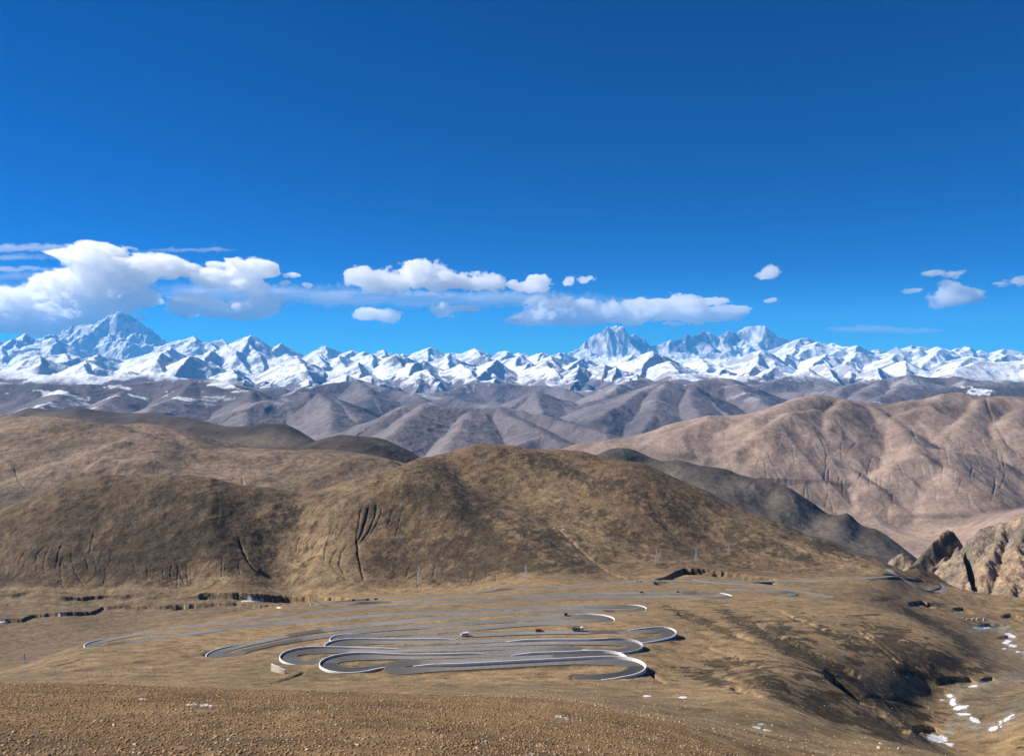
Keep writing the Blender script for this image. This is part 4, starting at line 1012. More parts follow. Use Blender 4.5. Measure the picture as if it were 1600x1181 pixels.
def build_road(P, name, label):
    t, nrm = tangents(P)
    kap = np.abs(curvature(P)); bend = gsmooth(sstep(.012, .03, kap), 4)
    wide = np.interp(P[:, 1], [410, 540], [2.1, 4.1]); half = wide + (4.2 - wide) * bend; HALF.append(half)
    n = len(P); pr = [(-1, -.9), (-1, 0), (-.5, .03), (0, .05), (.5, .03), (1, 0), (1, -.9)]
    V = np.zeros((n, 7, 3)); 
    for k, (u, dz) in enumerate(pr):
        V[:, k, :2] = P[:, :2] + nrm * (half * u)[:, None]; V[:, k, 2] = P[:, 2] + .16 + dz
    i = np.arange(n - 1)[:, None] * 7; k = np.arange(6)[None, :]
    F = np.stack([i + k, i + k + 1, i + k + 8, i + k + 7], 2).reshape(-1, 4)[:, ::-1]
    me = bpy.data.meshes.new(name); me.from_pydata(V.reshape(-1, 3).tolist(), [], F.tolist())
    s = np.arange(n) * 2.0
    step = vnoise(np.floor(s / 43.0) * 3.7, np.full(n, .5), 9) ; patch = (vnoise(np.floor(s / 71.0) * 5.1 + .4, np.full(n, 2.5), 19) > .25)
    base_c = .17 + .045 * step; base_c = np.where(patch & (bend > .02), .075, base_c); base_c = base_c * (1 - .55 * bend)
    col = np.ones((n, 7, 4)); col[..., :3] = (base_c[:, None] * np.array([1.0, .95, .87]))[:, None, :]
    a = me.attributes.new('tone', 'FLOAT_COLOR', 'POINT'); a.data.foreach_set('color', col.astype(np.float32).ravel())
    me.materials.append(M_asph); me.update()
    o = bpy.data.objects.new(name, me); COL.objects.link(o); o['kind'] = 'structure'; o['label'] = label
    # painted edge lines
    mk = MB()
    for sgn in (-1, 1):
        e0 = P[:, :2] + nrm * (sgn * (half - .35))[:, None]; e1 = P[:, :2] + nrm * (sgn * (half - .25))[:, None]
        z = P[:, 2] + .16 + .018
        vv = [(e0[q, 0], e0[q, 1], z[q]) for q in range(n)] + [(e1[q, 0], e1[q, 1], z[q]) for q in range(n)]
        mk.add(vv, [(q, q + 1, n + q + 1, n + q) for q in range(n - 1)])
    m = mk.build('road_marking', M_paint); m['kind'] = 'structure'; m['label'] = 'white edge lines painted along the asphalt road'
    return o
names = ['winding asphalt road of stacked hairpin bends across the golden spur', 'short road arm running down to the right behind the spur', 'small side bend of the road behind the spur crest', 'road loop by the dark crag at the far right', 'far valley road curving round below the crags']
# ---- all road arms
for P_, lab in zip(PATHS, names):
    build_road(P_, 'road', lab)

# ------------------------------------------------------------------ parapet walls round the bends
M_wall = simple_mat('whitewashed_concrete', (.80, .78, .76), .8, .10, .6)
M_conc = simple_mat('raw_concrete', (.50, .46, .38), .9, .15, .5, bump=.05)
MAIN = PATHS[0]
PPX, PPY = unray(MAIN[:, 0] / MAIN[:, 1], MAIN[:, 2] / MAIN[:, 1])
KAP = curvature(MAIN)
MT, MN = tangents(MAIN)
def parapet(px, py, before, after, h, label, name='parapet_wall', th=.38, mat=None):
    i0 = int(np.argmin((PPX - px) ** 2 + (PPY - py) ** 2 * 4))
    a, b = max(0, i0 - int(before / 2)), min(len(MAIN) - 1, i0 + int(after / 2))
    sg = -1 if KAP[i0] > 0 else 1
    mb = MB(); idx = list(range(a, b + 1)); n = len(idx)
    V = []
    for q, k in enumerate(idx):
        e = min(1, q / 5, (n - 1 - q) / 5) * 0.7 + .3
        for u, dz in ((.25, -1.0), (.25, .75 * h * e), (.25 + th, .75 * h * e), (.25 + th, -1.1)):
            w = HALF[0][k] + u
            V.append((MAIN[k, 0] + MN[k, 0] * sg * w, MAIN[k, 1] + MN[k, 1] * sg * w, MAIN[k, 2] + .16 + dz))
    F = []
    for q in range(n - 1):
        for c in range(3):
            F.append((q * 4 + c, q * 4 + c + 1, q * 4 + c + 5, q * 4 + c + 4))
    F += [(0, 1, 2, 3), tuple((n - 1) * 4 + c for c in (3, 2, 1, 0))]
    mb.add(V, F)
    tag(mb.build(name, mat or M_wall), label, 'parapet wall', 'white parapet walls round the hairpin bends')
for args in [
 (997, 1044, 120, 30, 1.9, 'longest bright white parapet, round the lowest right-hand hairpin bend'),
 (974, 1030, 60, 10, 1.7, 'white parapet of the right-hand bend just above and behind the lowest one'),
 (926, 1019, 60, 14, 1.7, 'white parapet round the short right-hand bend furthest in from the edge'),
 (996, 1011, 80, 24, 1.7, 'white parapet round the right-hand bend beside the grey gravel apron'),
 (449, 1026, 70, 44, 1.4, 'white parapet round the left-hand bend above the concrete retaining wall'),
 (510, 1038, 90, 44, 1.4, 'white parapet round the lower left-hand bend nearest the foreground'),
 (515, 1011, 80, 24, 1.3, 'dark-faced parapet on the left-hand bend tucked above the two lowest left bends'),
 (522, 1001, 16, 24, .8, 'low kerb wall on the upper inner left-hand bend'),
 (605, 1043, 24, 16, .6, 'low kerb wall on the innermost left-hand bend in the bottom row'),
 (1048, 992, 40, 44, .9, 'low grey parapet round the widest right-hand bend with its dark bank'),
 (951, 968, 30, 16, .9, 'low white parapet round the right-hand bend above the parked dark box'),
 (1003, 951, 24, 10, .7, 'faint low kerb wall on the pale right-hand bend above the truck'),
 (332, 1022, 30, 20, .9, 'low white parapet on the left-hand bend nearest the middle left'),
 (142, 1005, 24, 24, .9, 'low white parapet on the leftmost bend at the spur edge'),
 (494, 945.5, 12, 14, 1.3, 'small white parapet on the far left-hand bend below the big hill'),
 (1135, 931, 30, 10, 1.0, 'thin pale parapet round the far right-hand bend on the spur crest'),
]:
    parapet(*args)

# concrete retaining wall on the slope
x0, y0, z0 = hit_grid(432, 1051, 300, 420)
rw = MB()
prof = []
for k in range(13):
    u = k / 12; px_ = 418 + 30 * u
    xx = ray(px_, 1050)[0] * y0; yy = y0 - 2.5 + 7.5 * (1 - u) ** 1.3
    prof.append((float(xx), yy, 3.6 - 1.1 * u))
V = []
for xx, yy, hh in prof:
    zb_ = min(gh(xx, yy), z0) - .8
    V += [(xx, yy, zb_), (xx, yy, zb_ + hh + .8), (xx, yy + .8, zb_ + hh + .8), (xx, yy + .8, zb_)]
F = [(q * 4 + c, q * 4 + c + 1, q * 4 + c + 5, q * 4 + c + 4) for q in range(12) for c in range(3)] + [(0, 1, 2, 3), (51, 50, 49, 48)]
rw.add(V, F)
tag(rw.build('retaining_wall', M_conc, bevel=.08), 'short pale concrete retaining wall standing alone on the slope below the left bends', 'wall')

# ------------------------------------------------------------------ vehicles
M_tyre = simple_mat('tyre_rubber', (.03, .03, .03), .9); M_glass = simple_mat('dark_window_glass', (.03, .035, .045), .1, 0, spec=.8)
M_rim = simple_mat('wheel_rim_metal', (.45, .45, .46), .35, .05, metal=.8); M_lamp = simple_mat('headlamp_lens', (.75, .75, .72), .2, 0)
def car_paint(name, c):
    return simple_mat(name, c, .3, .03, spec=.6)
def wheels(t, xs, half, r, w=.24):
    for xw in xs:
        for sgn in (-1, 1):
            m = MB(); m.cyl((xw, sgn * half, r), r, w, 'y', 18)
            tyre = m.build('wheel', M_tyre, t)
            m = MB(); m.cyl((xw, sgn * (half + w / 2 + .006), r), r * .58, .03, 'y', 14); m.build('rim', M_rim, tyre)
def profile_body(pts, half, tuck=.0):
    """extrude a side outline (x, z) across the width, narrowing toward the top"""
    m = MB(); n = len(pts); V = []
    zmax = max(p[1] for p in pts)
    for sgn in (-1, 1):
        for x, z in pts:
            V.append((x, sgn * (half - tuck * max(0, (z - .9)) / max(.1, zmax - .9)), z))
    F = [tuple(range(n)), tuple(range(2 * n - 1, n - 1, -1))] + [(i, i + n, (i + 1) % n + n, (i + 1) % n) for i in range(n)]
    m.add(V, F); return m
def make_car(name, label, paint, loc, rz, group='vehicles on the winding road', kind='suv'):
    t = thing(name, label, 'car', loc, rz, group)
    L_ = 2.3
    if kind == 'suv':
        lower = [(-L_, .35), (L_, .35), (L_ + .02, .75), (L_ - .15, 1.0), (1.25, 1.1), (-L_, 1.12), (-L_ - .03, .7)]
        cab = [(1.15, 1.1), (.45, 1.66), (-1.7, 1.7), (-L_ + .12, 1.12)]
    elif kind == 'van':
        lower = [(-2.4, .35), (2.4, .35), (2.45, .8), (2.2, 1.1), (-2.4, 1.12)]
        cab = [(2.1, 1.1), (1.35, 1.95), (-2.3, 2.0), (-2.4, 1.12)]
    profile_body(lower, .92).build('body', paint, t, bevel=.07)
    cb = profile_body(cab, .90, .16).build('cabin', paint, t, bevel=.05)
    xs0, xs1 = cab[1][0], cab[2][0]; zt = cab[1][1]
    for sgn in (-1, 1):
        m = MB(); y_ = sgn * .895
        def sidepane(a, b, c, d):
            q = [(a, sgn * .905, 1.16), (b, sgn * .905, 1.16), (c, sgn * .79, zt - .12), (d, sgn * .79, zt - .12)]
            m.add(q + [(p[0], p[1] - sgn * .03, p[2]) for p in q], [(0, 1, 2, 3), (7, 6, 5, 4), (0, 4, 5, 1), (1, 5, 6, 2), (2, 6, 7, 3), (3, 7, 4, 0)])
        mid_ = (xs0 + xs1) / 2
        sidepane(cab[0][0] - .22, mid_ + .1, mid_ + .1, xs0 - .05); sidepane(mid_, cab[3][0] + .25, xs1 + .15, mid_)
        m.build('side_window', M_glass, t)
    m = MB(); a, b = cab[0], cab[1]
    q = [(a[0] - .04, -.78, a[1] + .06), (a[0] - .04, .78, a[1] + .06), (b[0] + .06, .70, b[1] - .08), (b[0] + .06, -.70, b[1] - .08)]
    q2 = [(p[0] + .05, p[1], p[2] + .04) for p in q]
    m.add(q + q2, [(3, 2, 1, 0), (4, 5, 6, 7), (0, 1, 5, 4), (1, 2, 6, 5), (2, 3, 7, 6), (3, 0, 4, 7)]); m.build('windscreen', M_glass, t)
    for sgn in (-1, 1):
        m = MB(); m.box((lower[1][0] - .0, sgn * .68, .78), (.1, .34, .16)); m.build('headlight', M_lamp, t)
    wheels(t, (-1.42, 1.42), .82, .36)
    return t
def road_spot(px, py, side=0.0, path=0):
    P = PATHS[path]; T, Nn = (MT, MN) if path == 0 else tangents(P)
    qx, qy = unray(P[:, 0] / P[:, 1], P[:, 2] / P[:, 1])
    k = int(np.argmin((qx - px) ** 2 + (qy - py) ** 2 * 9))
    return (P[k, 0] + Nn[k, 0] * side, P[k, 1] + Nn[k, 1] * side, P[k, 2] + .2), math.atan2(T[k, 1], T[k, 0])
def put_car(px, py, label, col, side, rev=False, kind='suv', name='car', path=0):
    (x_, y_, z_), a = road_spot(px, py, side, path)
    return make_car(name, label, car_paint(label.split(' ')[0] + '_car_paint', col), (x_, y_, z_), a + (math.pi if rev else 0), kind=kind)
put_car(840, 989, 'red car driving on the middle straight, behind the white lorry', (.42, .025, .02), 1.7)
put_car(725, 992.5, 'white van on the middle straight left of the red car', (.75, .75, .74), 0, True, 'van', 'van')['category'] = 'van'
put_car(1002, 910, 'white car on the road at the foot of the dark cut bank', (.8, .8, .8), 1.5, kind='van')
put_car(1030, 909, 'black car just right of the white one below the dark cut bank', (.03, .03, .035), -1.5)
put_car(1002, 926.5, 'dark grey car on the far upper straight, the left one of two', (.06, .06, .07), 1.6)
put_car(1060, 926.7, 'silver grey car on the far upper straight, the right one of two', (.16, .17, .19), 1.6)
put_car(588, 937, 'dark car farthest up the ramp above the far left-hand bend', (.035, .035, .04), 1.6)
put_car(573, 938, 'black car in the middle of three above the far left-hand bend', (.02, .02, .025), 1.6)
put_car(552, 939.5, 'dark brown car closest to the far left-hand bend', (.05, .035, .03), 1.6)
# flat-bed lorry
(x_, y_, z_), a = road_spot(905, 987, 1.6)
t = thing('lorry', 'lorry with a white cab and low dark green load bed on the middle straight', 'lorry', (x_, y_, z_), a, 'vehicles on the winding road')
M_cab = car_paint('white_cab_paint', (.75, .76, .74)); M_bed = simple_mat('dark_green_bed_paint', (.05, .075, .06), .6)
m = MB(); m.box((0, 0, .72), (7.2, .9, .25)); m.build('chassis', M_tyre, t)
m = MB(); m.box((-1.1, 0, 1.35), (4.9, 2.3, 1.0)); m.box((-1.1, 0, 1.9), (4.7, 2.1, .12)); m.build('load_bed', M_bed, t)
cb = profile_body([(1.5, .6), (3.5, .6), (3.6, 1.2), (3.3, 2.35), (3.1, 2.5), (1.5, 2.5)], 1.1, .08).build('cab', M_cab, t, bevel=.06)
m = MB(); q = [(3.57, -.95, 1.42), (3.57, .95, 1.42), (3.37, .9, 2.2), (3.37, -.9, 2.2)]; q2 = [(p[0] + .05, p[1], p[2] + .02) for p in q]
m.add(q + q2, [(3, 2, 1, 0), (4, 5, 6, 7), (0, 1, 5, 4), (1, 2, 6, 5), (2, 3, 7, 6), (3, 0, 4, 7)]); m.build('windscreen', M_glass, t)
for sgn in (-1, 1):
    m = MB(); m.box((2.6, sgn * 1.08, 1.8), (1.0, .06, .6)); m.build('side_window', M_glass, t)
    m = MB(); m.box((3.6, sgn * .75, .95), (.1, .35, .2)); m.build('headlight', M_lamp, t)
wheels(t, (-2.4, 2.5), .95, .48, .3)

# ------------------------------------------------------------------ pylons, signs, box
M_steel = simple_mat('galvanised_steel', (.48, .49, .48), .5, .05, metal=.3)
M_foot = simple_mat('pylon_footing_concrete', (.45, .43, .38), .9)
def make_pylon(h, label, loc):
    t = thing('pylon', label, 'pylon', loc, .3, 'electricity pylons in the valley and on the hill')
    m = MB(); w0, w1 = h * .11, h * .022; wb = .12
    lv = [0, .22, .40, .55, .68, .78, .88]
    cr = lambda f: [(sx * (w0 + (w1 - w0) * min(1, f / .78)), sy * (w0 + (w1 - w0) * min(1, f / .78)), f * h) for sx, sy in ((-1, -1), (1, -1), (1, 1), (-1, 1))]
    for a, b in zip(lv[:-1], lv[1:]):
        A, B = cr(a), cr(b)
        for k in range(4):
            m.bar(A[k], B[k], wb); m.bar(A[k], B[(k + 1) % 4], wb * .5); m.bar(A[(k + 1) % 4], B[k], wb * .5); m.bar(B[k], B[(k + 1) % 4], wb * .5)
    for p in cr(.88): m.bar(p, (0, 0, h), wb)
    m.build('lattice_mast', M_steel, t)
    for f, ln in ((.70, .17), (.80, .14), (.90, .11)):
        m = MB()
        for sg in (-1, 1):
            m.bar((sg * .3, 0, f * h), (sg * h * ln, 0, f * h), wb * .8); m.bar((sg * .3, 0, f * h + h * .04), (sg * h * ln, 0, f * h), wb * .6)
        m.build('crossarm', M_steel, t)
    for p in cr(0):
        m = MB(); m.box((p[0], p[1], -.4), (1.2, 1.2, 1.4)); m.build('footing', M_foot, t)
    return t
for px_, py_, h, lab, lo in [(655, 911, 27, 'steel pylon at the hill foot beside the short dark gullies', 1100), (822, 905, 25, 'steel pylon standing on a dark shaded hummock at the hill foot', 1080), (1026, 880, 25, 'steel pylon left of the one above the dark cut bank', 1100),
                            (1088, 876, 21, 'steel pylon right above the dark cut bank', 1100), (1139, 865, 18, 'faint pylon highest on the right of the hill', 1100), (38, 1036, 17, 'pylon down in the valley beyond the left edge of the spur', 700), (1315, 850, 16, 'tiny pylon near the hill skyline at the right', 1200)]:
    x_, y_, z_ = hit_grid(px_, py_, lo, 1700)
    make_pylon(h * y_ / 1180.0, lab, (x_, y_, z_ - .2))
M_sign = simple_mat('white_sign_panel', (.8, .8, .78), .6)
for px_, py_, lab in [(722, 995, 'thin signpost beside the white van'), (787, 977, 'signpost on the straight above the red car'), (946, 974, 'signpost inside the right-hand bend above the lorry'), (682, 1046, 'signpost by the lowest straight')]:
    x_, y_, z_ = hit_grid(px_, py_, 300, 700)
    t = thing('road_sign', lab, 'road sign', (x_, y_, z_ - .2), 0, 'road signs beside the hairpins')
    m = MB(); m.cyl((0, 0, 1.9), .09, 3.8, 'z', 8); m.build('post', M_steel, t)
    m = MB(); m.cyl((0, -.12, 3.6), .42, .05, 'y', 20); m.build('sign_panel', M_sign, t)
x_, y_, z_ = hit_grid(884, 962, 450, 700)
t = thing('utility_cabinet', 'dark square utility cabinet standing above the upper right bend', 'cabinet', (x_, y_, z_ - .2), .2)
m = MB(); m.box((0, 0, 1.25), (2.2, 1.6, 2.5)); m.build('housing', simple_mat('dark_cabinet_paint', (.05, .05, .05), .6), t, bevel=.05)
m = MB(); m.box((0, 0, 2.6), (2.5, 1.9, .16)); m.build('roof', simple_mat('cabinet_roof_metal', (.12, .12, .12), .5), t)
m = MB(); m.box((0, -.82, 1.2), (.9, .05, 1.9)); m.build('door', simple_mat('cabinet_door_paint', (.08, .08, .085), .5), t)

# ------------------------------------------------------------------ rocks
def rock_attr_mat():
    m, nt, b, out = nodes_mat('weathered_stone')
    at = nt.nodes.new('ShaderNodeAttribute'); at.attribute_name = 'stone'
    nt.links.new(at.outputs['Color'], b.inputs['Base Color']); b.inputs['Roughness'].default_value = .95; b.inputs['Specular IOR Level'].default_value = .15
    return m
M_rock = rock_attr_mat()
gr = (1 + 5 ** .5) / 2
ICO_V = np.array([(-1, gr, 0), (1, gr, 0), (-1, -gr, 0), (1, -gr, 0), (0, -1, gr), (0, 1, gr), (0, -1, -gr), (0, 1, -gr), (gr, 0, -1), (gr, 0, 1), (-gr, 0, -1), (-gr, 0, 1)], float) / 1.902
ICO_F = np.array([(0, 11, 5), (0, 5, 1), (0, 1, 7), (0, 7, 10), (0, 10, 11), (1, 5, 9), (5, 11, 4), (11, 10, 2), (10, 7, 6), (7, 1, 8), (3, 9, 4), (3, 4, 2), (3, 2, 6), (3, 6, 8), (3, 8, 9), (4, 9, 5), (2, 4, 11), (6, 2, 10), (8, 6, 7), (9, 8, 1)])
rng = np.random.default_rng(7)
def grid_height(x, y):
    r = np.clip(np.searchsorted(YR, y) - 1, 0, NR - 2)
    f = (y - YR[r]) / (YR[r + 1] - YR[r])
    ci = (x / WR[r] * .5 + .5) * (NC - 1); c0 = np.clip(ci.astype(int), 0, NC - 2); g = ci - c0
    return (Z[r, c0] * (1 - g) + Z[r, c0 + 1] * g) * (1 - f) + (Z[r + 1, c0] * (1 - g) + Z[r + 1, c0 + 1] * g) * f
def stones(name, x, y, size, cols, flat=.65):
    n = len(x)
    z = grid_height(x, y)
    V = ICO_V[None] * (1 + rng.uniform(-.32, .32, (n, 12, 1)))
    V = V * np.stack([rng.uniform(.7, 1.4, n), rng.uniform(.7, 1.2, n), flat * rng.uniform(.5, 1.2, n)], 1)[:, None, :]
    a = rng.uniform(0, 6.28, n); ca, sa = np.cos(a)[:, None], np.sin(a)[:, None]
    V = np.stack([V[..., 0] * ca - V[..., 1] * sa, V[..., 0] * sa + V[..., 1] * ca, V[..., 2]], 2) * size[:, None, None] * .5
    V += np.stack([x, y, z + size * .12], 1)[:, None, :]
    F = (ICO_F[None] + (np.arange(n) * 12)[:, None, None]).reshape(-1, 3).astype(np.int32)
    me = bpy.data.meshes.new(name)
    me.vertices.add(n * 12); me.vertices.foreach_set('co', V.astype(np.float32).ravel())
    me.loops.add(F.size); me.loops.foreach_set('vertex_index', F.ravel())
    me.polygons.add(len(F)); me.polygons.foreach_set('loop_start', np.arange(0, F.size, 3, dtype=np.int32)); me.polygons.foreach_set('loop_total', np.full(len(F), 3, np.int32))
    at = me.attributes.new('stone', 'FLOAT_COLOR', 'POINT')
    cc = np.ones((n, 12, 4), np.float32); cc[..., :3] = cols[:, None, :]; at.data.foreach_set('color', cc.ravel())
    me.materials.append(M_rock); me.update()
    o = bpy.data.objects.new(name, me); COL.objects.link(o); return o
n = 120000
Y_ = 44 + 95 * rng.random(n) ** 1.0; a_ = rng.uniform(-.74, .74, n); X_ = a_ * Y_
keep = X_ / Y_ < np.interp(Y_, [44, 70, 90, 110, 139], [.75, .40, .32, .29, .22]) + .05 * rng.standard_normal(n)
X_, Y_ = X_[keep], Y_[keep]; n = len(X_)
sz = .07 + .24 * rng.random(n) ** 4
k_ = rng.random(n)[:, None]; br = rng.uniform(.7, 1.15, n)[:, None]
cols = (np.array([.38, .245, .120]) * (1 - k_) + np.array([.20, .125, .062]) * k_) * br
pale = rng.random(n) < .05; cols[pale] = np.array([.46, .38, .28]) * br[pale]
o = stones('gravel', X_, Y_, sz, cols); o['kind'] = 'stuff'; o['label'] = 'loose golden brown gravel and clods covering the foreground slope'
n = 26000
Y_ = np.exp(rng.uniform(math.log(130), math.log(800), n)); X_ = rng.uniform(-.70, .70, n) * Y_
r_ = np.clip(np.searchsorted(YR, Y_) - 1, 0, NR - 2); c_ = np.clip(((X_ / WR[r_] * .5 + .5) * (NC - 1)).astype(int), 0, NC - 1)
keep = (DR[r_, c_] > 8) & (LAYER[r_, c_] == 0)
keep &= fbm(X_, Y_, 60, 4, 140) + .35 * rng.standard_normal(len(X_)) > .05
X_, Y_ = X_[keep], Y_[keep]; n = len(X_)
sz = (.22 + .55 * rng.random(n) ** 5) * np.clip(Y_ / 300, .8, 1.6)
cols = (np.array([.34, .25, .16]) * rng.uniform(.55, 1.35, n)[:, None])
o = stones('scattered_stones', X_, Y_, sz, cols); o['kind'] = 'stuff'; o['label'] = 'small pale stones strewn over the spur'
def rock_thing(px, py, size, label, group, lo, hi, col=(.5, .42, .32), name='rock', cat='rock', flat=.7):
    x_, y_, z_ = hit_grid(px, py, lo, hi)
    bm_v = []
    import bmesh
    bm = bmesh.new(); bmesh.ops.create_icosphere(bm, subdivisions=3, radius=.5)
    sd_ = rng.uniform(0, 99)
    for v in bm.verts:
        p = v.co.copy(); k = 1.0
        for q in range(5):
            d = Vector((math.sin(sd_ + q * 2.1), math.cos(sd_ * 1.3 + q * 1.7), math.sin(sd_ * .7 + q) * .6 + .1)).normalized()
            e = p.dot(d) - .30
            if e > 0: p -= d * e * .85
        v.co = Vector((p.x * size * 1.15, p.y * size, p.z * size * flat))
    me = bpy.data.meshes.new(name); bm.to_mesh(me); bm.free()
    at = me.attributes.new('stone', 'FLOAT_COLOR', 'POINT')
    at.data.foreach_set('color', np.tile(np.array([*col, 1], np.float32), len(me.vertices)))
    me.materials.append(M_rock)
    o = bpy.data.objects.new(name, me); COL.objects.link(o); o.location = (x_, y_, z_ + size * flat * .22); o.rotation_euler = (0, 0, rng.uniform(0, 6))
    return tag(o, label, cat, group)
for q in [(1373, 1169, 1.25, 'larger pale boulder, left of two on the smooth slope at lower right'), (1405, 1170, 1.1, 'pale rounded boulder, right of two on the smooth slope at lower right'), (1376, 1162, .9, 'flat pale stone just above the two boulders at lower right')]:
    rock_thing(q[0], q[1], q[2], q[3], 'boulders on the smooth slope', 120, 240, (.42, .36, .25), 'boulder', 'boulder')
for q in [(622, 752, 3.2, 'white cairn on the shoulder of the big rounded hill'), (866, 826, 3.0, 'white stone on the hillside, left of a close pair'), (880, 828, 3.0, 'white stone on the hillside, right of a close pair')]:
    rock_thing(q[0], q[1], q[2], q[3], None, 1150, 1800, (.85, .84, .80), 'white_stone', 'stone', .8)
fgr = [(8,1177),(42,1108),(85,1172),(113,1158),(148,1128),(160,1127),(186,1156),(212,1163),(158,1138),(104,1151),(200,1134),(178,1133),(230,1121),(364,1149),(370,1147),(388,1126),(50,1151),(96,1139),(125,1178),(22,1145),(262,1160),(300,1148),(440,1150),(520,1120),(610,1140),(655,1168),(690,1150),(560,1165),(480,1172),(720,1128),(760,1160),(845,1165),(830,1158)]
for q in fgr:
    rock_thing(q[0], q[1], float(rng.uniform(.20, .42)), 'pale weathered rock lying loose on the brown gravel of the foreground', 'pale rocks on the foreground gravel', 44, 140, tuple(np.array([.52, .44, .33]) * rng.uniform(.8, 1.15)))
# broken stone wall of an old fold on the valley floor
M_ruin = simple_mat('dry_stone', (.46, .38, .28), .95, .3, .8, bump=.2)
x_, y_, z_ = hit_grid(1512, 968, 1000, 1350)
t = thing('ruined_wall', 'row of pale broken wall stubs on the valley floor at the far right', 'ruin', (x_, y_, z_), -.05)
for k, (u, w_, h_) in enumerate([(-22, 7, 3.4), (-13, 5, 2.4), (-6, 4, 2.8), (1, 7, 2.0), (9, 5, 2.2), (17, 7, 2.6), (24, 4, 3.2)]):
    m = MB(); m.box((u, (k % 3) * 1.2, h_ / 2 - .6), (w_, 1.6, h_ + 1.2), taper=.85); m.build('wall_stub', M_ruin, t, bevel=.3)

# ------------------------------------------------------------------ air
hz = MB(); hz.box((0, 32000, 1050), (150000, 80500, 5700))
M_hz = bpy.data.materials.new('haze_air'); M_hz.use_nodes = True; nt = M_hz.node_tree; nt.nodes.clear()
out = nt.nodes.new('ShaderNodeOutputMaterial'); pv = nt.nodes.new('ShaderNodeVolumePrincipled')
pv.inputs['Color'].default_value = (.10, .48, 1.0, 1); pv.inputs['Density'].default_value = 1.15e-5; pv.inputs['Anisotropy'].default_value = 0.0
nt.links.new(pv.outputs[0], out.inputs['Volume'])
hz = hz.build('haze', M_hz); hz['kind'] = 'stuff'; hz['label'] = 'thin blue air haze over the far ranges'
print('all built')

# ------------------------------------------------------------------ clouds, well beyond the mountains
def cloud_mat(name, dens, lump=False):
    m = bpy.data.materials.new(name); m.use_nodes = True; nt = m.node_tree; nt.nodes.clear()
    out = nt.nodes.new('ShaderNodeOutputMaterial'); pv = nt.nodes.new('ShaderNodeVolumePrincipled')
    pv.inputs['Color'].default_value = (1, 1, 1, 1); pv.inputs['Density'].default_value = dens; pv.inputs['Anisotropy'].default_value = .42
    if lump:
        geo = nt.nodes.new('ShaderNodeNewGeometry'); no = nt.nodes.new('ShaderNodeTexNoise'); no.inputs['Scale'].default_value = 1 / 900; no.inputs['Detail'].default_value = 6; no.inputs['Roughness'].default_value = .62
        nt.links.new(geo.outputs['Position'], no.inputs['Vector'])
        mr = nt.nodes.new('ShaderNodeMapRange'); mr.inputs['From Min'].default_value = .38; mr.inputs['From Max'].default_value = .62; mr.inputs['To Min'].default_value = dens * .15; mr.inputs['To Max'].default_value = dens * 1.7
        nt.links.new(no.outputs['Fac'], mr.inputs['Value']); nt.links.new(mr.outputs[0], pv.inputs['Density'])
    nt.links.new(pv.outputs[0], out.inputs['Volume'])
    return m
M_cloud = cloud_mat('cumulus_vapour', 1.15e-3, True)
M_wisp = cloud_mat('cirrus_vapour', 6.5e-4)
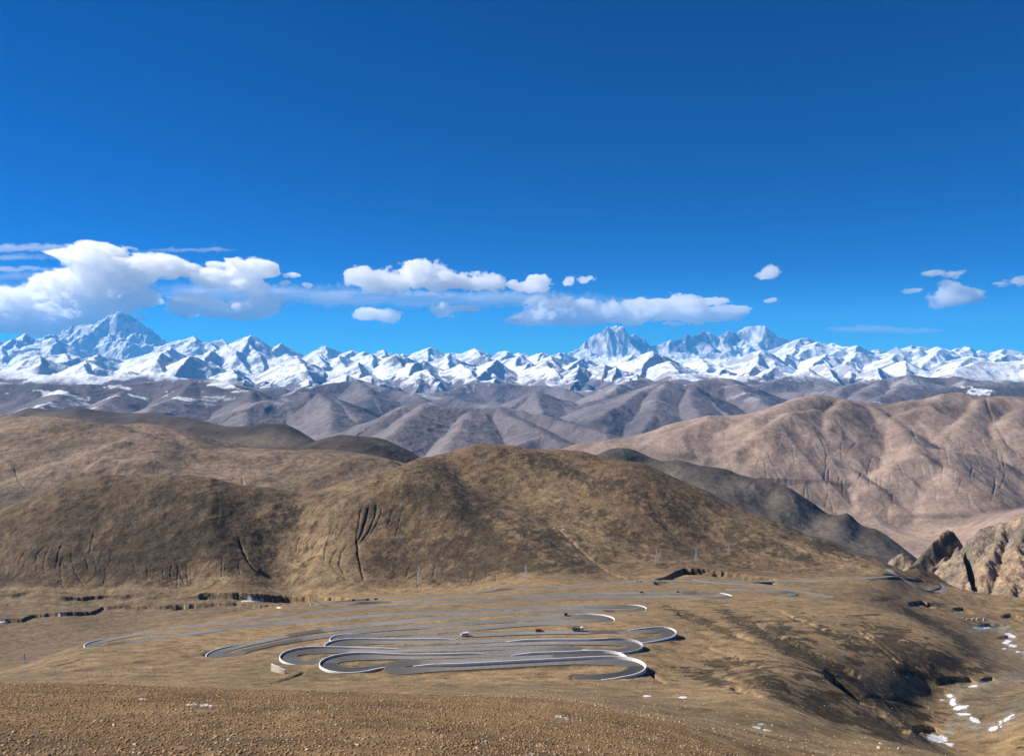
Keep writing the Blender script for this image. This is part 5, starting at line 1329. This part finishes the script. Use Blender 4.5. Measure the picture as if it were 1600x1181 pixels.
def cloud(label, ell, seed, Yc=80000.0, mat=None, step=1.5, thick=1.0, rough=1.0, wisp=False, group=None):
    mat = mat or M_cloud
    x0 = min(e[0] - e[2] * 1.5 for e in ell) - 8; x1 = max(e[0] + e[2] * 1.5 for e in ell) + 8
    y0 = min(e[1] - e[3] * 1.6 for e in ell) - 6; y1 = max(e[1] + e[3] * 1.6 for e in ell) + 6
    step = min(step, max(.6, max(e[3] for e in ell) / 9))
    gx = np.arange(x0, x1 + step, step); gy = np.arange(y0, y1 + step, step)
    PXc, PYc = np.meshgrid(gx, gy)
    F = np.zeros(PXc.shape)
    lam = min(30.0, 1.6 * max(e[3] for e in ell) + 3); q_ = lam / 30
    wx = PXc + fbm(PXc, PYc, lam, 6, seed, .68) * 20 * q_ * rough; wy = PYc + fbm(PXc, PYc, lam, 6, seed + 3, .68) * 11 * q_ * rough
    for e in ell:
        w = e[4] if len(e) > 4 else 1.0
        # flatter below, rounder above
        dy = (wy - e[1]) / (e[3] * 1.12); dx = (wx - e[0]) / (e[2] * 1.1); dy = np.where(dy > 0, dy * 1.15, dy)
        F += w * np.maximum(0, 1.0 - .62 * (dx * dx + dy * dy)) ** 2
    if wisp:
        nn = fbm(PXc * .12, PYc, 9, 5, seed + 5, .6)
        F = np.clip(F, 0, 1.0) * (1 + .9 * nn) - .12
    else:
        bil = fbm(PXc, PYc, 15 * q_, 5, seed + 8, .55, True)
        nn = fbm(PXc, PYc * 1.5, 26 * q_, 6, seed + 5, .65)
        F = 1 - np.exp(-1.9 * F); F = F + (.75 * nn + .30 * (bil - .45)) * rough * (F > 0) * np.minimum(1, F * 5) - .03
    F[0] = F[-1] = 0; F[:, 0] = F[:, -1] = 0; F = np.maximum(F, 0)
    m_px = Yc / FPX
    step_m = 1
    T = (F ** 1.25 * 62 * thick if not wisp else F * 8) * m_px
    if not wisp:
        T = T + (fbm(PXc, PYc, 16, 4, seed + 12, .5, True) * 5 * thick) * m_px * np.minimum(1, F * 1.5)
    A, Tt = ray(PXc, PYc)
    act = F > 0
    q = act[:-1, :-1] | act[1:, :-1] | act[:-1, 1:] | act[1:, 1:]
    qr, qc = np.nonzero(q); w_ = PXc.shape[1]; i00 = qr * w_ + qc
    quad = np.stack([i00, i00 + w_, i00 + w_ + 1, i00 + 1], 1)
    used, inv = np.unique(quad, return_inverse=True); quad = inv.reshape(-1, 4)
    ax, tz, tt, ff = (v.ravel()[used] for v in (A, Tt, T, F))
    Xc, Zc = ax * Yc, tz * Yc
    nV = len(used); edge = tt <= 0
    front = np.stack([Xc, Yc - tt, Zc], 1); backv = np.stack([Xc, Yc + np.maximum(tt, 0) * .8, Zc], 1)
    bidx = np.where(edge, np.arange(nV), np.arange(nV) + nV)
    V = np.concatenate([front, backv]); fb = np.concatenate([ff, ff])
    qb = bidx[quad][:, ::-1]
    keep = ~(edge[quad].all(1))
    F4 = np.concatenate([quad, qb[keep]])
    me = bpy.data.meshes.new('cloud')
    me.vertices.add(len(V)); me.vertices.foreach_set('co', V.astype(np.float32).ravel())
    me.loops.add(F4.size); me.loops.foreach_set('vertex_index', F4.astype(np.int32).ravel())
    me.polygons.add(len(F4)); me.polygons.foreach_set('loop_start', np.arange(0, F4.size, 4, dtype=np.int32)); me.polygons.foreach_set('loop_total', np.full(len(F4), 4, np.int32))
    me.polygons.foreach_set('use_smooth', np.ones(len(F4), bool))
    at = me.attributes.new('puff', 'FLOAT', 'POINT'); at.data.foreach_set('value', fb.astype(np.float32))
    me.materials.append(mat); me.update()
    o = bpy.data.objects.new('cloud', me); COL.objects.link(o)
    return tag(o, label, 'cloud', group)
G1 = 'white clouds above the snow mountains'
cloud('largest white cloud bank at the far left, sinking over the tallest peak', [(40,485,110,30),(-30,485,80,30),(60,508,110,14),(150,455,75,42),(110,470,70,38),(135,402,34,13),(190,412,60,20),(235,422,60,15),(270,418,36,11),(218,468,28,14),(160,394,22,9),(120,498,90,14)], 201, group=G1)
cloud('puffy cloud high above the gap right of the tallest peak', [(370,424,50,15),(340,436,44,12),(412,425,20,13),(375,445,40,10)], 211, group=G1)
cloud('flat-bottomed cloud between the tall left peak and the white cone peak', [(312,478,38,17),(365,484,55,12),(408,476,34,18)], 221, group=G1)
cloud('long cumulus high over the middle of the range', [(572,435,34,17),(610,445,55,14),(655,432,48,19),(690,442,40,12),(722,441,34,12),(768,440,26,12)], 231, group=G1)
cloud('small rounded cloud just right of the long middle cumulus', [(838,443,22,12),(815,446,16,6)], 241, group=G1)
cloud('small oval cloud low over the middle snow peaks', [(575,492,19,9),(605,494,22,9)], 251, group=G1)
cloud('ragged little cloud with a thin tail right of the oval one', [(692,487,17,12),(718,482,18,5),(740,482,10,4)], 261, group=G1)
cloud('long bright flat cloud above the dark rocky massif', [(868,488,50,22),(835,500,34,10),(925,488,60,17),(985,490,60,15),(1040,487,55,14),(1085,490,45,11),(1130,492,30,9),(1060,471,60,6),(1100,474,40,5)], 271, thick=1.3, group=G1)
cloud('tiny cloud under the right end of the long flat cloud', [(1085,505,14,4),(1051,506,15,4)], 281, thick=.5, group=G1)
cloud('lone small wisp-edged cloud high over the rocky massif', [(1203,424,11,11),(1197,430,9,8)], 291, thick=.5, group=G1)
cloud('faint curl of cloud below the lone small one', [(1204,471,10,5,.5)], 295, thick=.5, group=G1)
cloud('soft cloud puff with a small cap at the upper right', [(1487,466,32,16,.9),(1483,448,18,14,.7),(1495,426,16,5),(1505,468,28,10,.5)], 301, thick=.5, group=G1)
cloud('thin little cloud left of the capped puff', [(1457,427,13,4)], 311, thick=.5, group=G1)
cloud('very small cloud low left of the capped puff', [(1423,455,11,4)], 321, thick=.5, group=G1)
cloud('small cloud cut by the right edge of the picture', [(1567,443,10,5),(1596,440,9,8)], 331, thick=.5, group=G1)
cloud('pair of tiny clouds right of the small rounded one', [(888,440,8,7),(915,437,17,5)], 341, thick=.5, group=G1)
cloud('scraps of cloud beside the puffy one', [(455,431,11,4),(446,442,9,4),(482,446,7,3)], 351, thick=.5, group=G1)
cloud('scrap of cloud above the largest cloud bank', [(258,402,12,6)], 361, thick=.5, group=G1)
G2 = 'thin veils of high cloud'
cloud('long pale veil behind the middle clouds', [(470,462,200,16,.9),(640,470,260,14,.9),(820,468,200,12,.7),(350,455,120,20,.7)], 401, 88000, M_wisp, wisp=True, group=G2)
cloud('thin streaks high at the left edge', [(40,388,120,7,.9),(30,402,80,5,.7),(20,420,70,4,.9),(290,391,80,4,.6)], 411, 88000, M_wisp, wisp=True, group=G2)
cloud('pale veil under the largest cloud bank', [(60,505,150,14,1.0),(60,440,90,18,.8)], 415, 87000, M_wisp, wisp=True, group=G2)
cloud('narrow streak of cloud low over the right snow peaks', [(1350,514,55,5,1.6),(1410,517,60,5,1.6)], 421, 86000, M_wisp, wisp=True, group=G2)
